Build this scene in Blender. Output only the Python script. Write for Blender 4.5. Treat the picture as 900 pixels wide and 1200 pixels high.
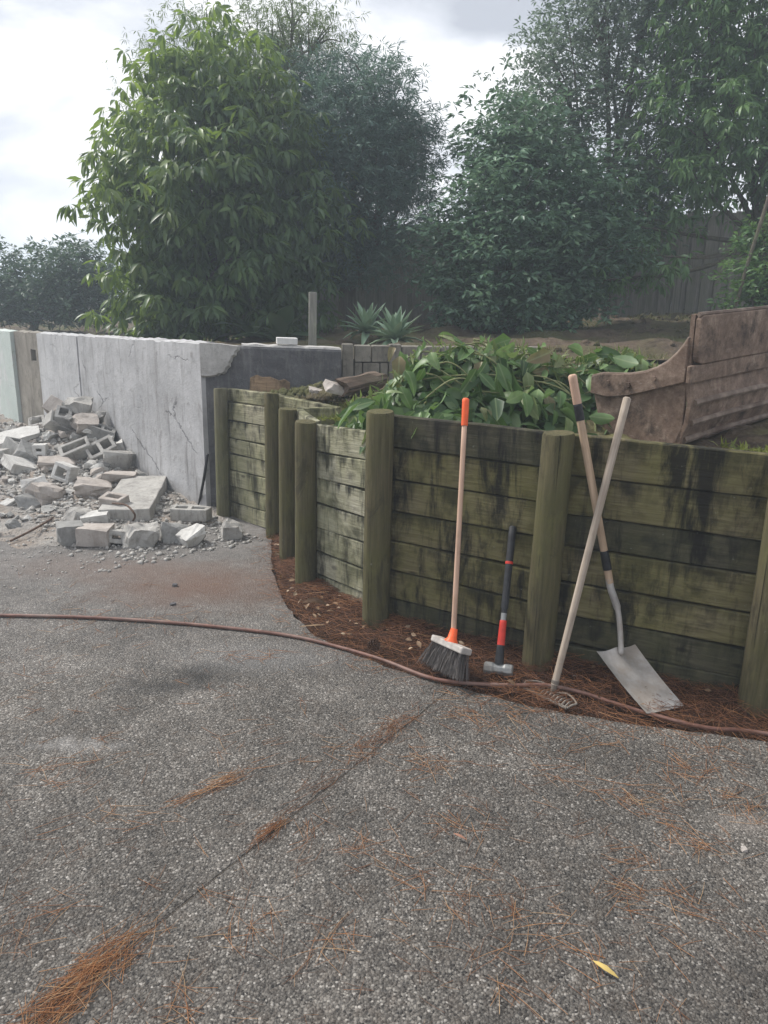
import bpy, bmesh, math, random
import numpy as np
from mathutils import Vector, Matrix, noise as mnoise

for o in list(bpy.data.objects):
    bpy.data.objects.remove(o, do_unlink=True)
scene = bpy.context.scene
COL = scene.collection
random.seed(7)
RNG = np.random.default_rng(7)
R = math.radians

# ------------------------------------------------------------------ camera
cam_d = bpy.data.cameras.new('camera')
cam_d.sensor_fit = 'HORIZONTAL'
cam_d.sensor_width = 36.0
cam_d.lens = 36.0            # f = one picture width, a phone main camera held upright
cam_d.clip_start = 0.05
cam_d.clip_end = 2000
cam = bpy.data.objects.new('camera', cam_d)
COL.objects.link(cam)
cam.location = (0, 0, 1.65)
cam.rotation_mode = 'XYZ'
_p = R(15.5); _r = R(1.2)
_fw = Vector((0, math.cos(_p), -math.sin(_p)))
_r0 = Vector((1, 0, 0)); _u0 = _r0.cross(_fw)
_rt = _r0 * math.cos(_r) + _u0 * math.sin(_r)
_up = -_r0 * math.sin(_r) + _u0 * math.cos(_r)
cam.rotation_euler = Matrix((_rt, _up, -_fw)).transposed().to_euler()
scene.camera = cam

# ------------------------------------------------------------------ sky, sun, exposure
SUN_EL, SUN_AZ = R(48), R(-62)          # azimuth from +Y, clockwise positive: sun up on the left, a little behind
world = bpy.data.worlds.new('World')
scene.world = world
world.use_nodes = True
wt = world.node_tree
for n in list(wt.nodes):
    wt.nodes.remove(n)
w_out = wt.nodes.new('ShaderNodeOutputWorld')
w_bg = wt.nodes.new('ShaderNodeBackground')
w_bg.inputs['Strength'].default_value = 0.1
w_sky = wt.nodes.new('ShaderNodeTexSky')
w_sky.sky_type = 'NISHITA'
w_sky.sun_disc = False
w_sky.sun_elevation = SUN_EL
w_sky.sun_rotation = SUN_AZ
w_tc = wt.nodes.new('ShaderNodeTexCoord')
w_map = wt.nodes.new('ShaderNodeMapping')
w_map.inputs['Scale'].default_value = (1.0, 1.0, 2.2)
w_map.inputs['Location'].default_value = (0.35, 0.1, 0.2)
w_n1 = wt.nodes.new('ShaderNodeTexNoise')
w_n1.inputs['Scale'].default_value = 4.2
w_n1.inputs['Detail'].default_value = 7
w_n1.inputs['Roughness'].default_value = 0.52
w_n1.inputs['Distortion'].default_value = 0.35
w_rc = wt.nodes.new('ShaderNodeValToRGB')
w_rc.color_ramp.elements[0].position = 0.36
w_rc.color_ramp.elements[0].color = (2.55, 2.7, 3.05, 1)
w_rc.color_ramp.elements[1].position = 0.62
w_rc.color_ramp.elements[1].color = (5.4, 5.4, 5.55, 1)
_e = w_rc.color_ramp.elements.new(0.48)
_e.color = (3.6, 3.75, 4.1, 1)
w_n2 = wt.nodes.new('ShaderNodeTexNoise')
w_n2.inputs['Scale'].default_value = 1.4
w_n2.inputs['Detail'].default_value = 4
w_r2 = wt.nodes.new('ShaderNodeValToRGB')
w_r2.color_ramp.elements[0].position = 0.3
w_r2.color_ramp.elements[0].color = (0.82, 0.82, 0.82, 1)
w_r2.color_ramp.elements[1].position = 0.45
w_r2.color_ramp.elements[1].color = (1, 1, 1, 1)
w_mix = wt.nodes.new('ShaderNodeMixRGB')
wl = wt.links.new
wl(w_tc.outputs['Generated'], w_map.inputs['Vector'])
wl(w_map.outputs[0], w_n1.inputs['Vector'])
wl(w_map.outputs[0], w_n2.inputs['Vector'])
wl(w_n1.outputs[0], w_rc.inputs[0])
wl(w_n2.outputs[0], w_r2.inputs[0])
wl(w_r2.outputs[0], w_mix.inputs[0])
wl(w_sky.outputs[0], w_mix.inputs[1])
wl(w_rc.outputs[0], w_mix.inputs[2])
wl(w_mix.outputs[0], w_bg.inputs[0])
wl(w_bg.outputs[0], w_out.inputs[0])

sun_d = bpy.data.lights.new('sun', 'SUN')
sun_d.energy = 2.0
sun_d.angle = R(12)
sun_d.color = (1.0, 0.96, 0.9)
sun = bpy.data.objects.new('sun', sun_d)
COL.objects.link(sun)
_sd = Vector((math.sin(SUN_AZ) * math.cos(SUN_EL), math.cos(SUN_AZ) * math.cos(SUN_EL), math.sin(SUN_EL)))
sun.rotation_euler = (-_sd).to_track_quat('-Z', 'Y').to_euler()
sun.location = _sd * 20

vs = scene.view_settings
vs.view_transform = 'Standard'
vs.look = 'None'
vs.exposure = 1.25
vs.gamma = 1.0
vs.use_curve_mapping = False
scene.render.engine = 'CYCLES'
scene.cycles.volume_bounces = 2

# ------------------------------------------------------------------ helpers
def tag(o, label=None, cat=None, group=None, kind=None):
    if label: o['label'] = label
    if cat: o['category'] = cat
    if group: o['group'] = group
    if kind: o['kind'] = kind
    return o

def link(o, parent=None):
    COL.objects.link(o)
    if parent is not None:
        o.parent = parent
    return o

def empty(name, loc=(0, 0, 0), rot=(0, 0, 0)):
    o = bpy.data.objects.new(name, None)
    o.empty_display_size = 0.1
    link(o)
    o.location = loc
    o.rotation_euler = rot
    return o

def fast(name, V, F, mat=None, smooth=False, attr=None):
    """mesh from an (n,3) array and an (m,k) index array"""
    V = np.asarray(V, dtype=np.float32); F = np.asarray(F, dtype=np.int32)
    me = bpy.data.meshes.new(name)
    m, k = F.shape
    me.vertices.add(len(V)); me.vertices.foreach_set('co', V.ravel())
    me.loops.add(m * k); me.loops.foreach_set('vertex_index', F.ravel())
    me.polygons.add(m); me.polygons.foreach_set('loop_start', np.arange(0, m * k, k, dtype=np.int32))
    if smooth:
        me.polygons.foreach_set('use_smooth', np.ones(m, dtype=bool))
    if attr is not None:
        a = me.attributes.new('vary', 'FLOAT', 'POINT')
        a.data.foreach_set('value', np.asarray(attr, dtype=np.float32))
    me.update(calc_edges=True)
    if mat: me.materials.append(mat)
    return me

def pyd(name, V, F, mat=None, smooth=False):
    me = bpy.data.meshes.new(name)
    me.from_pydata([tuple(v) for v in V], [], F)
    if smooth:
        for p in me.polygons: p.use_smooth = True
    me.update()
    if mat: me.materials.append(mat)
    return me

def ob(name, me, parent=None, loc=None, rot=None, scale=None):
    o = bpy.data.objects.new(name, me)
    link(o, parent)
    if loc is not None: o.location = loc
    if rot is not None: o.rotation_euler = rot
    if scale is not None: o.scale = scale
    return o

class MB:
    """collects verts/faces of one mesh"""
    def __init__(s): s.v = []; s.f = []
    def add(s, V, F):
        b = len(s.v); s.v += [tuple(v) for v in V]; s.f += [[i + b for i in f] for f in F]
    def box(s, c, size, M=None):
        x, y, z = [a / 2 for a in size]; c = Vector(c)
        P = [Vector((i * x, j * y, k * z)) for i in (-1, 1) for j in (-1, 1) for k in (-1, 1)]
        if M is not None: P = [M @ p for p in P]
        s.add([p + c for p in P], [(0, 1, 3, 2), (4, 6, 7, 5), (0, 4, 5, 1), (2, 3, 7, 6), (0, 2, 6, 4), (1, 5, 7, 3)])
    def tube(s, pts, rad, n=10, cap=True, flat=1.0):
        pts = [Vector(p) for p in pts]
        if not hasattr(rad, '__len__'): rad = [rad] * len(pts)
        V = []; F = []
        up = None
        for i, p in enumerate(pts):
            a = pts[max(i - 1, 0)]; b = pts[min(i + 1, len(pts) - 1)]
            d = (b - a).normalized()
            if up is None:
                up = Vector((0, 0, 1)) if abs(d.z) < .9 else Vector((1, 0, 0))
            up = (up - d * up.dot(d)).normalized()
            sd = d.cross(up)
            for k in range(n):
                t = 2 * math.pi * k / n
                V.append(p + (sd * math.cos(t) + up * math.sin(t) * flat) * rad[i])
        for i in range(len(pts) - 1):
            for k in range(n):
                k2 = (k + 1) % n
                F.append((i * n + k, i * n + k2, (i + 1) * n + k2, (i + 1) * n + k))
        if cap:
            F.append(tuple(range(n - 1, -1, -1)))
            F.append(tuple(range((len(pts) - 1) * n, len(pts) * n)))
        s.add(V, F)
    def mesh(s, name, mat=None, smooth=False):
        return pyd(name, s.v, s.f, mat, smooth)

def bevel(me, w, seg=1, angle=30):
    bm = bmesh.new(); bm.from_mesh(me)
    ed = [e for e in bm.edges if len(e.link_faces) == 2 and e.calc_face_angle(0) > R(angle)]
    bmesh.ops.bevel(bm, geom=ed, offset=w, segments=seg, affect='EDGES', profile=.5)
    bm.to_mesh(me); bm.free(); me.update()
    return me

def autosmooth(me, ang=40):
    for p in me.polygons: p.use_smooth = True
    me.set_sharp_from_angle(angle=R(ang))
    return me

def jig(p, k, a):
    """smooth 3d wobble"""
    v = mnoise.noise_vector(Vector(p) * k)
    return Vector(p) + v * a

# ------------------------------------------------------------------ material helper
class T:
    def __init__(s, name, rough=.8, spec=.3):
        s.m = bpy.data.materials.new(name); s.m.use_nodes = True
        s.nt = s.m.node_tree
        s.b = s.nt.nodes['Principled BSDF']
        s.b.inputs['Roughness'].default_value = rough
        s.b.inputs['Specular IOR Level'].default_value = spec
        s.out = s.nt.nodes['Material Output']
    def node(s, t, **kw):
        n = s.nt.nodes.new(t)
        for k, v in kw.items(): setattr(n, k, v)
        return n
    def put(s, sock, v):
        if hasattr(v, 'is_linked') or isinstance(v, bpy.types.NodeSocket): s.nt.links.new(v, sock)
        elif isinstance(v, (tuple, list)) and len(v) == 3 and sock.type == 'RGBA': sock.default_value = (*v, 1)
        else: sock.default_value = v
    def pos(s): return s.node('ShaderNodeNewGeometry').outputs['Position']
    def obj(s, jitter=0):
        c = s.node('ShaderNodeTexCoord').outputs['Object']
        if jitter:
            r = s.node('ShaderNodeObjectInfo').outputs['Random']
            v = s.node('ShaderNodeVectorMath', operation='MULTIPLY_ADD')
            cb = s.node('ShaderNodeCombineXYZ')
            for i in range(3): s.put(cb.inputs[i], r)
            s.put(v.inputs[0], cb.outputs[0]); v.inputs[1].default_value = (jitter, jitter * 1.7, jitter * .6)
            s.put(v.inputs[2], c)
            return v.outputs[0]
        return c
    def rnd(s): return s.node('ShaderNodeObjectInfo').outputs['Random']
    def scale(s, v, sc, loc=(0, 0, 0), rot=(0, 0, 0)):
        m = s.node('ShaderNodeMapping'); s.put(m.inputs['Vector'], v)
        m.inputs['Scale'].default_value = sc; m.inputs['Location'].default_value = loc; m.inputs['Rotation'].default_value = rot
        return m.outputs[0]
    def noise(s, v, sc, det=4, rough=.55, dist=0, col=False):
        n = s.node('ShaderNodeTexNoise'); s.put(n.inputs['Vector'], v)
        n.inputs['Scale'].default_value = sc; n.inputs['Detail'].default_value = det
        n.inputs['Roughness'].default_value = rough; n.inputs['Distortion'].default_value = dist
        return n.outputs['Color' if col else 0]
    def voro(s, v, sc, feat='F1', out='Distance', rand=1):
        n = s.node('ShaderNodeTexVoronoi', feature=feat); s.put(n.inputs['Vector'], v)
        n.inputs['Scale'].default_value = sc; n.inputs['Randomness'].default_value = rand
        return n.outputs[out]
    def ramp(s, f, stops, interp='LINEAR'):
        n = s.node('ShaderNodeValToRGB'); cr = n.color_ramp; cr.interpolation = interp
        while len(cr.elements) < len(stops): cr.elements.new(.5)
        for e, (p, c) in zip(cr.elements, stops):
            e.position = p
            e.color = (*c, 1) if isinstance(c, (tuple, list)) else (c, c, c, 1)
        s.put(n.inputs[0], f); return n.outputs[0]
    def mix(s, f, a, b, mode='MIX'):
        n = s.node('ShaderNodeMixRGB', blend_type=mode)
        s.put(n.inputs[0], f); s.put(n.inputs[1], a); s.put(n.inputs[2], b); return n.outputs[0]
    def math(s, op, a, b=None, clamp=False):
        n = s.node('ShaderNodeMath', operation=op); n.use_clamp = clamp
        s.put(n.inputs[0], a)
        if b is not None: s.put(n.inputs[1], b)
        return n.outputs[0]
    def xyz(s, v):
        n = s.node('ShaderNodeSeparateXYZ'); s.put(n.inputs[0], v); return n.outputs
    def attr(s, name='vary'):
        n = s.node('ShaderNodeAttribute'); n.attribute_name = name; return n.outputs['Fac']
    def blob(s, p, c, r, soft=.5, nz=None, amp=.4):
        """1 inside a ragged round patch on the ground round c"""
        d = s.node('ShaderNodeVectorMath', operation='SUBTRACT'); s.put(d.inputs[0], p); d.inputs[1].default_value = (c[0], c[1], 0)
        sc = s.node('ShaderNodeVectorMath', operation='DIVIDE'); s.put(sc.inputs[0], d.outputs[0]); sc.inputs[1].default_value = (r[0], r[1], 1e6)
        ln = s.node('ShaderNodeVectorMath', operation='LENGTH'); s.put(ln.inputs[0], sc.outputs[0])
        v = ln.outputs['Value']
        if nz is not None: v = s.math('ADD', v, s.math('MULTIPLY', s.math('SUBTRACT', nz, .5), amp * 2))
        return s.ramp(v, [(max(0, 1 - soft), 1.0), (1.0, 0.0)]) if soft <= 1 else s.ramp(v, [(0, 1.0), (1, 0.0)])
    def bump(s, h, strength=.5, dist=.01, nrm=None):
        n = s.node('ShaderNodeBump'); n.inputs['Strength'].default_value = strength; n.inputs['Distance'].default_value = dist
        s.put(n.inputs['Height'], h)
        if nrm is not None: s.put(n.inputs['Normal'], nrm)
        return n.outputs[0]
    def done(s, col=None, nrm=None, rough=None, metal=None):
        if col is not None: s.put(s.b.inputs['Base Color'], col)
        if nrm is not None: s.put(s.b.inputs['Normal'], nrm)
        if rough is not None: s.put(s.b.inputs['Roughness'], rough)
        if metal is not None: s.put(s.b.inputs['Metallic'], metal)
        return s.m
    def leafy(s, col, trans, amt=.35, nrm=None, rough=.5):
        """leaf: glossy face plus light coming through"""
        s.done(col, nrm, rough)
        tr = s.node('ShaderNodeBsdfTranslucent'); s.put(tr.inputs[0], trans)
        mx = s.node('ShaderNodeMixShader'); mx.inputs[0].default_value = amt
        s.nt.links.new(s.b.outputs[0], mx.inputs[1]); s.nt.links.new(tr.outputs[0], mx.inputs[2])
        s.nt.links.new(mx.outputs[0], s.out.inputs[0])
        return s.m

def plain(name, col, rough=.7, metal=0, var=.25, sc=18, bump=.15):
    t = T(name, rough)
    o = t.obj(3.1)
    n = t.noise(o, sc, 5)
    c = t.ramp(n, [(.3, tuple(a * (1 - var) for a in col)), (.7, tuple(min(1, a * (1 + var)) for a in col))])
    return t.done(c, t.bump(n, bump, .004), metal=metal)

# ------------------------------------------------------------------ materials of the setting
def m_driveway():
    t = T('exposed_aggregate', .85, .25)
    p = t.pos()
    wob = t.node('ShaderNodeVectorMath', operation='MULTIPLY_ADD')
    t.put(wob.inputs[0], t.noise(p, 60, 2, col=True)); wob.inputs[1].default_value = (.006, .006, .006); t.put(wob.inputs[2], p)
    q = wob.outputs[0]
    v1 = t.node('ShaderNodeTexVoronoi', feature='F1'); t.put(v1.inputs['Vector'], q); v1.inputs['Scale'].default_value = 132
    v2 = t.node('ShaderNodeTexVoronoi', feature='F1'); t.put(v2.inputs['Vector'], q); v2.inputs['Scale'].default_value = 290
    rc = t.xyz(v1.outputs['Color'])
    stone = t.ramp(rc[0], [(0, (.026, .025, .024)), (.25, (.062, .056, .05)), (.5, (.1, .091, .081)), (.75, (.148, .136, .121)), (.92, (.21, .195, .175)), (1, (.32, .3, .275))])
    rc2 = t.xyz(v2.outputs['Color'])
    fine = t.ramp(rc2[1], [(0, (.04, .037, .033)), (.5, (.085, .078, .069)), (1, (.17, .158, .142))])
    sel = t.ramp(t.math('ADD', v1.outputs['Distance'], t.math('MULTIPLY', rc[1], .35)), [(.62, 0.0), (.8, 1.0)])
    col = t.mix(sel, stone, fine)
    # matrix dirt between stones
    gap = t.ramp(v1.outputs['Distance'], [(.55, 0.0), (.85, 1.0)])
    col = t.mix(t.math('MULTIPLY', gap, .55), col, (.07, .065, .06))
    # broad tone: worn pale areas and dark damp ones
    n1 = t.noise(p, 1.1, 5, .6, .6)
    n2 = t.noise(p, 4.5, 5, .65)
    n3 = t.noise(p, 17, 4, .6)
    tone = t.ramp(n1, [(.3, .78), (.5, 1.08), (.72, 1.5)])
    col = t.mix(1, col, tone, 'MULTIPLY')
    col = t.mix(1, col, t.ramp(n2, [(.3, .7), (.55, 1.0), (.75, 1.35)]), 'MULTIPLY')
    col = t.mix(t.math('MULTIPLY', t.ramp(n3, [(.5, 0.0), (.75, 1.0)]), .22), col, (.12, .085, .06))
    # grey cement dust that gathers towards the rubble
    xyz = t.xyz(p)
    yy = t.math('ADD', xyz[1], t.math('MULTIPLY', t.math('SUBTRACT', n2, .5), 1.5))
    dust = t.ramp(t.math('DIVIDE', yy, 8.0), [(.36, 0.0), (.52, .3), (.62, .45), (.72, .85)])
    col = t.mix(dust, col, t.mix(t.ramp(n3, [(.3, 0.0), (.7, 1.0)]), (.15, .14, .135), (.29, .275, .265)))
    # stains with their own shapes
    col = t.mix(t.math('MULTIPLY', t.blob(p, (-1.052, 4.260, 0.000), (.85, .5), .9, n2, .5), .8), col, (.14, .085, .062))
    col = t.mix(t.math('MULTIPLY', t.blob(p, (-1.750, 4.517, 0.000), (.9, .3), .8, n2, .6), .35), col, (.17, .115, .09))
    col = t.mix(t.math('MULTIPLY', t.blob(p, (-0.810, 3.128, 0.000), (.2, .15), .9, n3, .6), .8), col, (.022, .021, .02))
    col = t.mix(t.math('MULTIPLY', t.blob(p, (-0.988, 3.017, 0.000), (.3, .09), .9, n3, .6), .65), col, (.028, .027, .026))
    col = t.mix(t.math('MULTIPLY', t.blob(p, (-1.160, 2.559, 0.000), (.22, .06), 1.0, n3, 1.1), .42), col, (.33, .32, .31))
    col = t.mix(t.math('MULTIPLY', t.blob(p, (-0.593, 3.326, 0.000), (.5, .2), .9, n2, .7), .25), col, (.3, .3, .3))
    col = t.mix(t.math('MULTIPLY', t.blob(p, (1.237, 2.184, 0.000), (.14, .08), 1.0, n3, 1.1), .35), col, (.33, .29, .26))
    h = t.math('ADD', t.math('MULTIPLY', t.ramp(v1.outputs['Distance'], [(0, 1.0), (.35, .85), (.8, 0.0)]), 1.0), t.math('MULTIPLY', t.ramp(v2.outputs['Distance'], [(0, 1.0), (.8, 0.0)]), .45))
    nrm = t.bump(h, .85, .0042, t.bump(n1, .25, .05))
    rg = t.ramp(rc[2], [(0, .55), (1, .95)])
    return t.done(col, nrm, rg)

def m_soil(name, a, b, c=None, sc=9, cov=None):
    t = T(name, .95, .1)
    p = t.pos()
    n = t.noise(p, sc, 8, .68); n2 = t.noise(p, sc * .25, 4, .6)
    col = t.ramp(n, [(.3, a), (.68, b)])
    if c: col = t.mix(t.ramp(n2, [(.42, 0.0), (.62, 1.0)]), col, t.mix(n, c, tuple(x * 1.7 for x in c)))
    h = t.math('ADD', n, t.math('MULTIPLY', t.voro(p, sc * 5), .3))
    return t.done(col, t.bump(h, .9, .035))

def m_timber(name, light, dark, moss, mosscov=.5, stain=.5, grain=1.0, toprun=.5, vert=False):
    """weathered treated pine; local x runs along a board, z up"""
    t = T(name, .88, .2)
    o = t.obj(7.3)
    s = (1, 6, 14) if not vert else (14, 14, .8)
    g = t.noise(t.scale(o, s), 5.5 if not vert else 4.0, 8, .65, .5)
    g2 = t.noise(t.scale(o, tuple(a * 3 for a in s)), 9, 5, .6)
    n = t.noise(o, 3.0, 6, .62, .3); n2 = t.noise(o, 9, 5, .65)
    n3 = t.noise(t.scale(o, (1, 1, .22)), 11, 5, .65)
    col = t.mix(t.ramp(g, [(.28, 0.0), (.72, 1.0)]), dark, light)
    col = t.mix(t.math('MULTIPLY', t.ramp(n, [(.5 - .25 * mosscov, 0.0), (.75 - .2 * mosscov, 1.0)]), .75), col, t.mix(n2, moss, tuple(a * 1.5 for a in moss)))
    st = t.ramp(n2, [(.52, 0.0), (.68, 1.0)]) if not vert else t.ramp(n3, [(.56, 0.0), (.75, 1.0)])
    col = t.mix(t.math('MULTIPLY', st, stain * .7), col, (.018, .017, .014))
    # run-off: black algae streaks hanging from the upper edge of each board
    raw = t.xyz(t.node('ShaderNodeTexCoord').outputs['Object'])
    if not vert:
        hz = t.math('ADD', raw[2], t.math('MULTIPLY', t.math('SUBTRACT', n3, .5), .5))
        runs = t.math('MULTIPLY', t.ramp(hz, [(.10, 0.0), (.175, 1.0)]), toprun)
        col = t.mix(runs, col, (.014, .014, .012))
        col = t.mix(t.math('MULTIPLY', t.ramp(n, [(.55, 0.0), (.64, 1.0)]), stain * .8), col, (.016, .016, .013))
    if vert:
        ck = t.ramp(t.noise(t.scale(o, (30, 30, .7)), 1.6, 3, .5), [(.3, 1.0), (.345, 0.0)])
        col = t.mix(t.math('MULTIPLY', ck, .8), col, tuple(a * .3 for a in dark))
        col = t.mix(t.math('MULTIPLY', t.ramp(t.noise(t.scale(o, (1, 1, .45)), 13, 6, .7), [(.55, 0.0), (.66, 1.0)]), .5), col, tuple(min(1, a * 1.9) for a in moss))
        col = t.mix(t.math('MULTIPLY', t.ramp(t.noise(t.scale(o, (1, 1, .3)), 7, 6, .75, .5), [(.56, 0.0), (.64, 1.0)]), .6 * stain), col, (.022, .02, .016))
    pw = t.pos()
    if not vert:
        ws = t.noise(t.scale(pw, (5, 5, .9)), 1.5, 7, .7, .4)
        wb = t.noise(t.scale(pw, (1, 1, .7)), 2.3, 6, .65, .5)
        col = t.mix(t.math('MULTIPLY', t.ramp(wb, [(.42, 0.0), (.62, 1.0)]), .5 * mosscov + .15), col, t.mix(g, tuple(a * .8 for a in moss), tuple(a * 2.1 for a in moss)))
        col = t.mix(t.math('MULTIPLY', t.ramp(ws, [(.5, 0.0), (.62, 1.0)]), stain), col, (.014, .013, .011))
        kn = t.voro(t.scale(o, (1.1, .01, 2.6)), 2.6)
        col = t.mix(t.math('MULTIPLY', t.ramp(kn, [(.05, 1.0), (.1, 0.0)]), .7), col, tuple(a * .4 for a in dark))
        h_extra = t.ramp(kn, [(.03, 1.0), (.12, 0.0)])
    wh = t.ramp(t.noise(o, 26, 3, .7), [(.68, 0.0), (.76, 1.0)])
    col = t.mix(t.math('MULTIPLY', wh, .35), col, (.34, .35, .3))
    h = t.math('ADD', t.math('MULTIPLY', g, .8), t.math('MULTIPLY', g2, .35))
    return t.done(col, t.bump(h, .55 * grain, .008, t.bump(n2, .3, .012)))

def m_concrete(name, a, b, dirt=(.12, .11, .1), dirtcov=.4, sc=2.2, lines=0, cracks=0, rough=.9, jitter=0, bumpd=.012, tint=None):
    t = T(name, rough, .25)
    o = t.obj(jitter)
    n = t.noise(o, sc, 8, .68, .3); n2 = t.noise(o, sc * 5, 6, .7); n3 = t.noise(t.scale(o, (2.2, 2.2, .35)), sc * 2.2, 6, .65)
    col = t.ramp(n, [(.3, a), (.68, b)])
    col = t.mix(t.math('MULTIPLY', t.ramp(n2, [(.55, 0.0), (.75, 1.0)]), dirtcov), col, dirt)
    col = t.mix(t.math('MULTIPLY', t.ramp(n3, [(.52, 0.0), (.7, 1.0)]), dirtcov * .8), col, dirt)
    h = t.math('ADD', n2, t.math('MULTIPLY', t.noise(o, sc * 30, 3, .6), .4))
    if lines:      # boarded shutter marks: vertical, unevenly strong
        x = t.math('ADD', t.xyz(o)[0], t.math('MULTIPLY', t.noise(o, 4, 2), .012))
        w = t.math('PINGPONG', x, lines / 2)
        ln = t.ramp(t.math('DIVIDE', w, lines / 2), [(0, 1.0), (.05, 0.0)])
        k = t.math('MULTIPLY', ln, t.ramp(n3, [(.4, .15), (.65, .9)]))
        col = t.mix(t.math('MULTIPLY', k, .5), col, tuple(c * .45 for c in a))
        h = t.math('SUBTRACT', h, t.math('MULTIPLY', k, .6))
    if cracks:
        wv = t.node('ShaderNodeVectorMath', operation='MULTIPLY_ADD')
        t.put(wv.inputs[0], t.noise(o, 3, 6, .75, col=True)); wv.inputs[1].default_value = (.22, .22, .22); t.put(wv.inputs[2], o)
        e = t.voro(t.scale(wv.outputs[0], (.9, .9, 1.8)), cracks * 1.4, 'DISTANCE_TO_EDGE')
        ck = t.math('MULTIPLY', t.ramp(e, [(0, 1.0), (.008, 0.0)]), t.ramp(t.noise(o, 1.7, 2), [(.48, 0.0), (.54, 1.0)]))
        col = t.mix(t.math('MULTIPLY', ck, .7), col, (.05, .05, .055))
        h = t.math('SUBTRACT', h, t.math('MULTIPLY', ck, 1.2))
    if tint:       # a leftover patch of paint
        k = t.ramp(t.noise(o, 1.6, 5, .6), [(.45, 0.0), (.56, 1.0)])
        col = t.mix(t.math('MULTIPLY', k, .6), col, tint)
    return t.done(col, t.bump(h, .6, bumpd))

MAT = {}
MAT['drive'] = m_driveway()
MAT['dirt'] = m_soil('bare_dirt', (.07, .055, .042), (.17, .145, .12))
MAT['dustdirt'] = m_soil('crushed_concrete_dust', (.2, .185, .17), (.4, .38, .355), (.2, .17, .145), 14)
MAT['bed'] = m_soil('needle_mulch', (.03, .017, .012), (.09, .048, .03), None, 22)
MAT['soil'] = m_soil('garden_soil', (.05, .038, .028), (.14, .105, .075), (.09, .085, .04), 8)
MAT['upper'] = m_soil('upper_garden_ground', (.045, .034, .025), (.15, .115, .085), (.06, .06, .028), 6)
MAT['post'] = m_timber('mossy_round_post', (.165, .14, .08), (.045, .039, .022), (.076, .073, .029), .45, .8, 1.8, 0, True)
MAT['post_pale'] = m_timber('grey_round_post', (.2, .185, .125), (.075, .07, .045), (.095, .095, .045), .4, .5, 1.0, 0, True)
MAT['b_dark'] = m_timber('mossy_dark_board', (.265, .225, .135), (.075, .062, .037), (.13, .12, .042), .55, .92, 1.8, .7)
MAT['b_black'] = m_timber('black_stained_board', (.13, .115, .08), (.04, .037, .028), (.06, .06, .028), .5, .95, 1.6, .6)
MAT['b_pale'] = m_timber('silver_green_board', (.5, .475, .37), (.23, .215, .16), (.215, .215, .115), .35, .8, 1.6, .95)
MAT['b_moss'] = m_timber('pale_mossy_board', (.45, .42, .3), (.2, .185, .125), (.185, .185, .09), .4, .75, 1.6, .95)
MAT['paling'] = m_timber('weathered_paling', (.27, .25, .225), (.13, .12, .108), (.12, .125, .09), .3, .5, .8, 0, True)
MAT['wall'] = m_concrete('painted_concrete', (.29, .288, .29), (.5, .497, .5), (.15, .14, .128), .75, 2.1, .31, .55)
MAT['wall_white'] = m_concrete('white_painted_concrete', (.36, .36, .365), (.52, .52, .52), (.2, .19, .18), .5, 2.2, .42, .9)
MAT['wall_bare'] = m_concrete('bare_brown_concrete', (.13, .115, .095), (.3, .275, .235), (.06, .052, .042), .7, 2.4, 0, 0)
MAT['wall_green'] = m_concrete('flaking_white_paint', (.46, .47, .47), (.6, .61, .6), (.3, .3, .28), .4, 2, .5, 1.4, tint=(.42, .5, .45))
MAT['broken'] = m_concrete('broken_concrete', (.34, .325, .31), (.58, .565, .54), (.16, .15, .14), .5, 7, bumpd=.03)
MAT['tar'] = m_concrete('tarred_concrete', (.06, .06, .064), (.165, .163, .17), (.3, .29, .28), .5, 3.8, bumpd=.03)
MAT['block'] = m_concrete('concrete_block_grey', (.25, .24, .225), (.46, .445, .415), (.13, .115, .1), .65, 8, jitter=5, bumpd=.008)
MAT['block_dark'] = m_concrete('concrete_block_dark', (.19, .187, .18), (.33, .325, .31), (.08, .075, .07), .4, 8, jitter=5, bumpd=.008)
MAT['block_white'] = m_concrete('concrete_block_white', (.4, .39, .37), (.62, .61, .58), (.2, .18, .16), .55, 7, jitter=5, bumpd=.006)
MAT['block_tan'] = m_concrete('concrete_block_tan', (.3, .265, .235), (.47, .43, .395), (.2, .16, .13), .5, 8, jitter=5, bumpd=.01)
MAT['oldblock'] = m_concrete('weathered_garden_block', (.13, .12, .1), (.27, .25, .215), (.045, .042, .036), .7, 5, jitter=5, bumpd=.01)

# ------------------------------------------------------------------ ground
def resample(P, n):
    P = np.array(P, float)
    d = np.r_[0, np.cumsum(np.linalg.norm(np.diff(P[:, :2], axis=0), axis=1))]
    t = np.linspace(0, d[-1], n)
    return np.stack([np.interp(t, d, P[:, k]) for k in range(P.shape[1])], 1)

def fbm(x, y, k, s=0):
    return mnoise.fractal(Vector((x * k + s, y * k - s, s * .37)), 1.0, 2.0, 4)

def strip(name, A, B, n, m, mat, amp=.02, k=2.5, pw=1.0, skirt=0, edge=.15):
    """sheet stretched between two polylines of (x,y,z)"""
    A = resample(A, n); B = resample(B, n)
    V = []; F = []
    for j in range(m):
        v = (j / (m - 1)) ** pw
        for i in range(n):
            p = A[i] * (1 - v) + B[i] * v
            e = min(1, (v + .0) / edge) if edge else 1
            p[2] += amp * e * fbm(p[0], p[1], k)
            V.append(p)
    for j in range(m - 1):
        for i in range(n - 1):
            F.append((j * n + i, j * n + i + 1, (j + 1) * n + i + 1, (j + 1) * n + i))
    if skirt:
        b = len(V)
        for i in range(n): V.append(np.array([A[i][0], A[i][1], -.06]))
        for i in range(n - 1): F.append((b + i, b + i + 1, i + 1, i))
    return tag(ob(name, fast(name, V, F, mat, True)), kind='structure')

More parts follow.
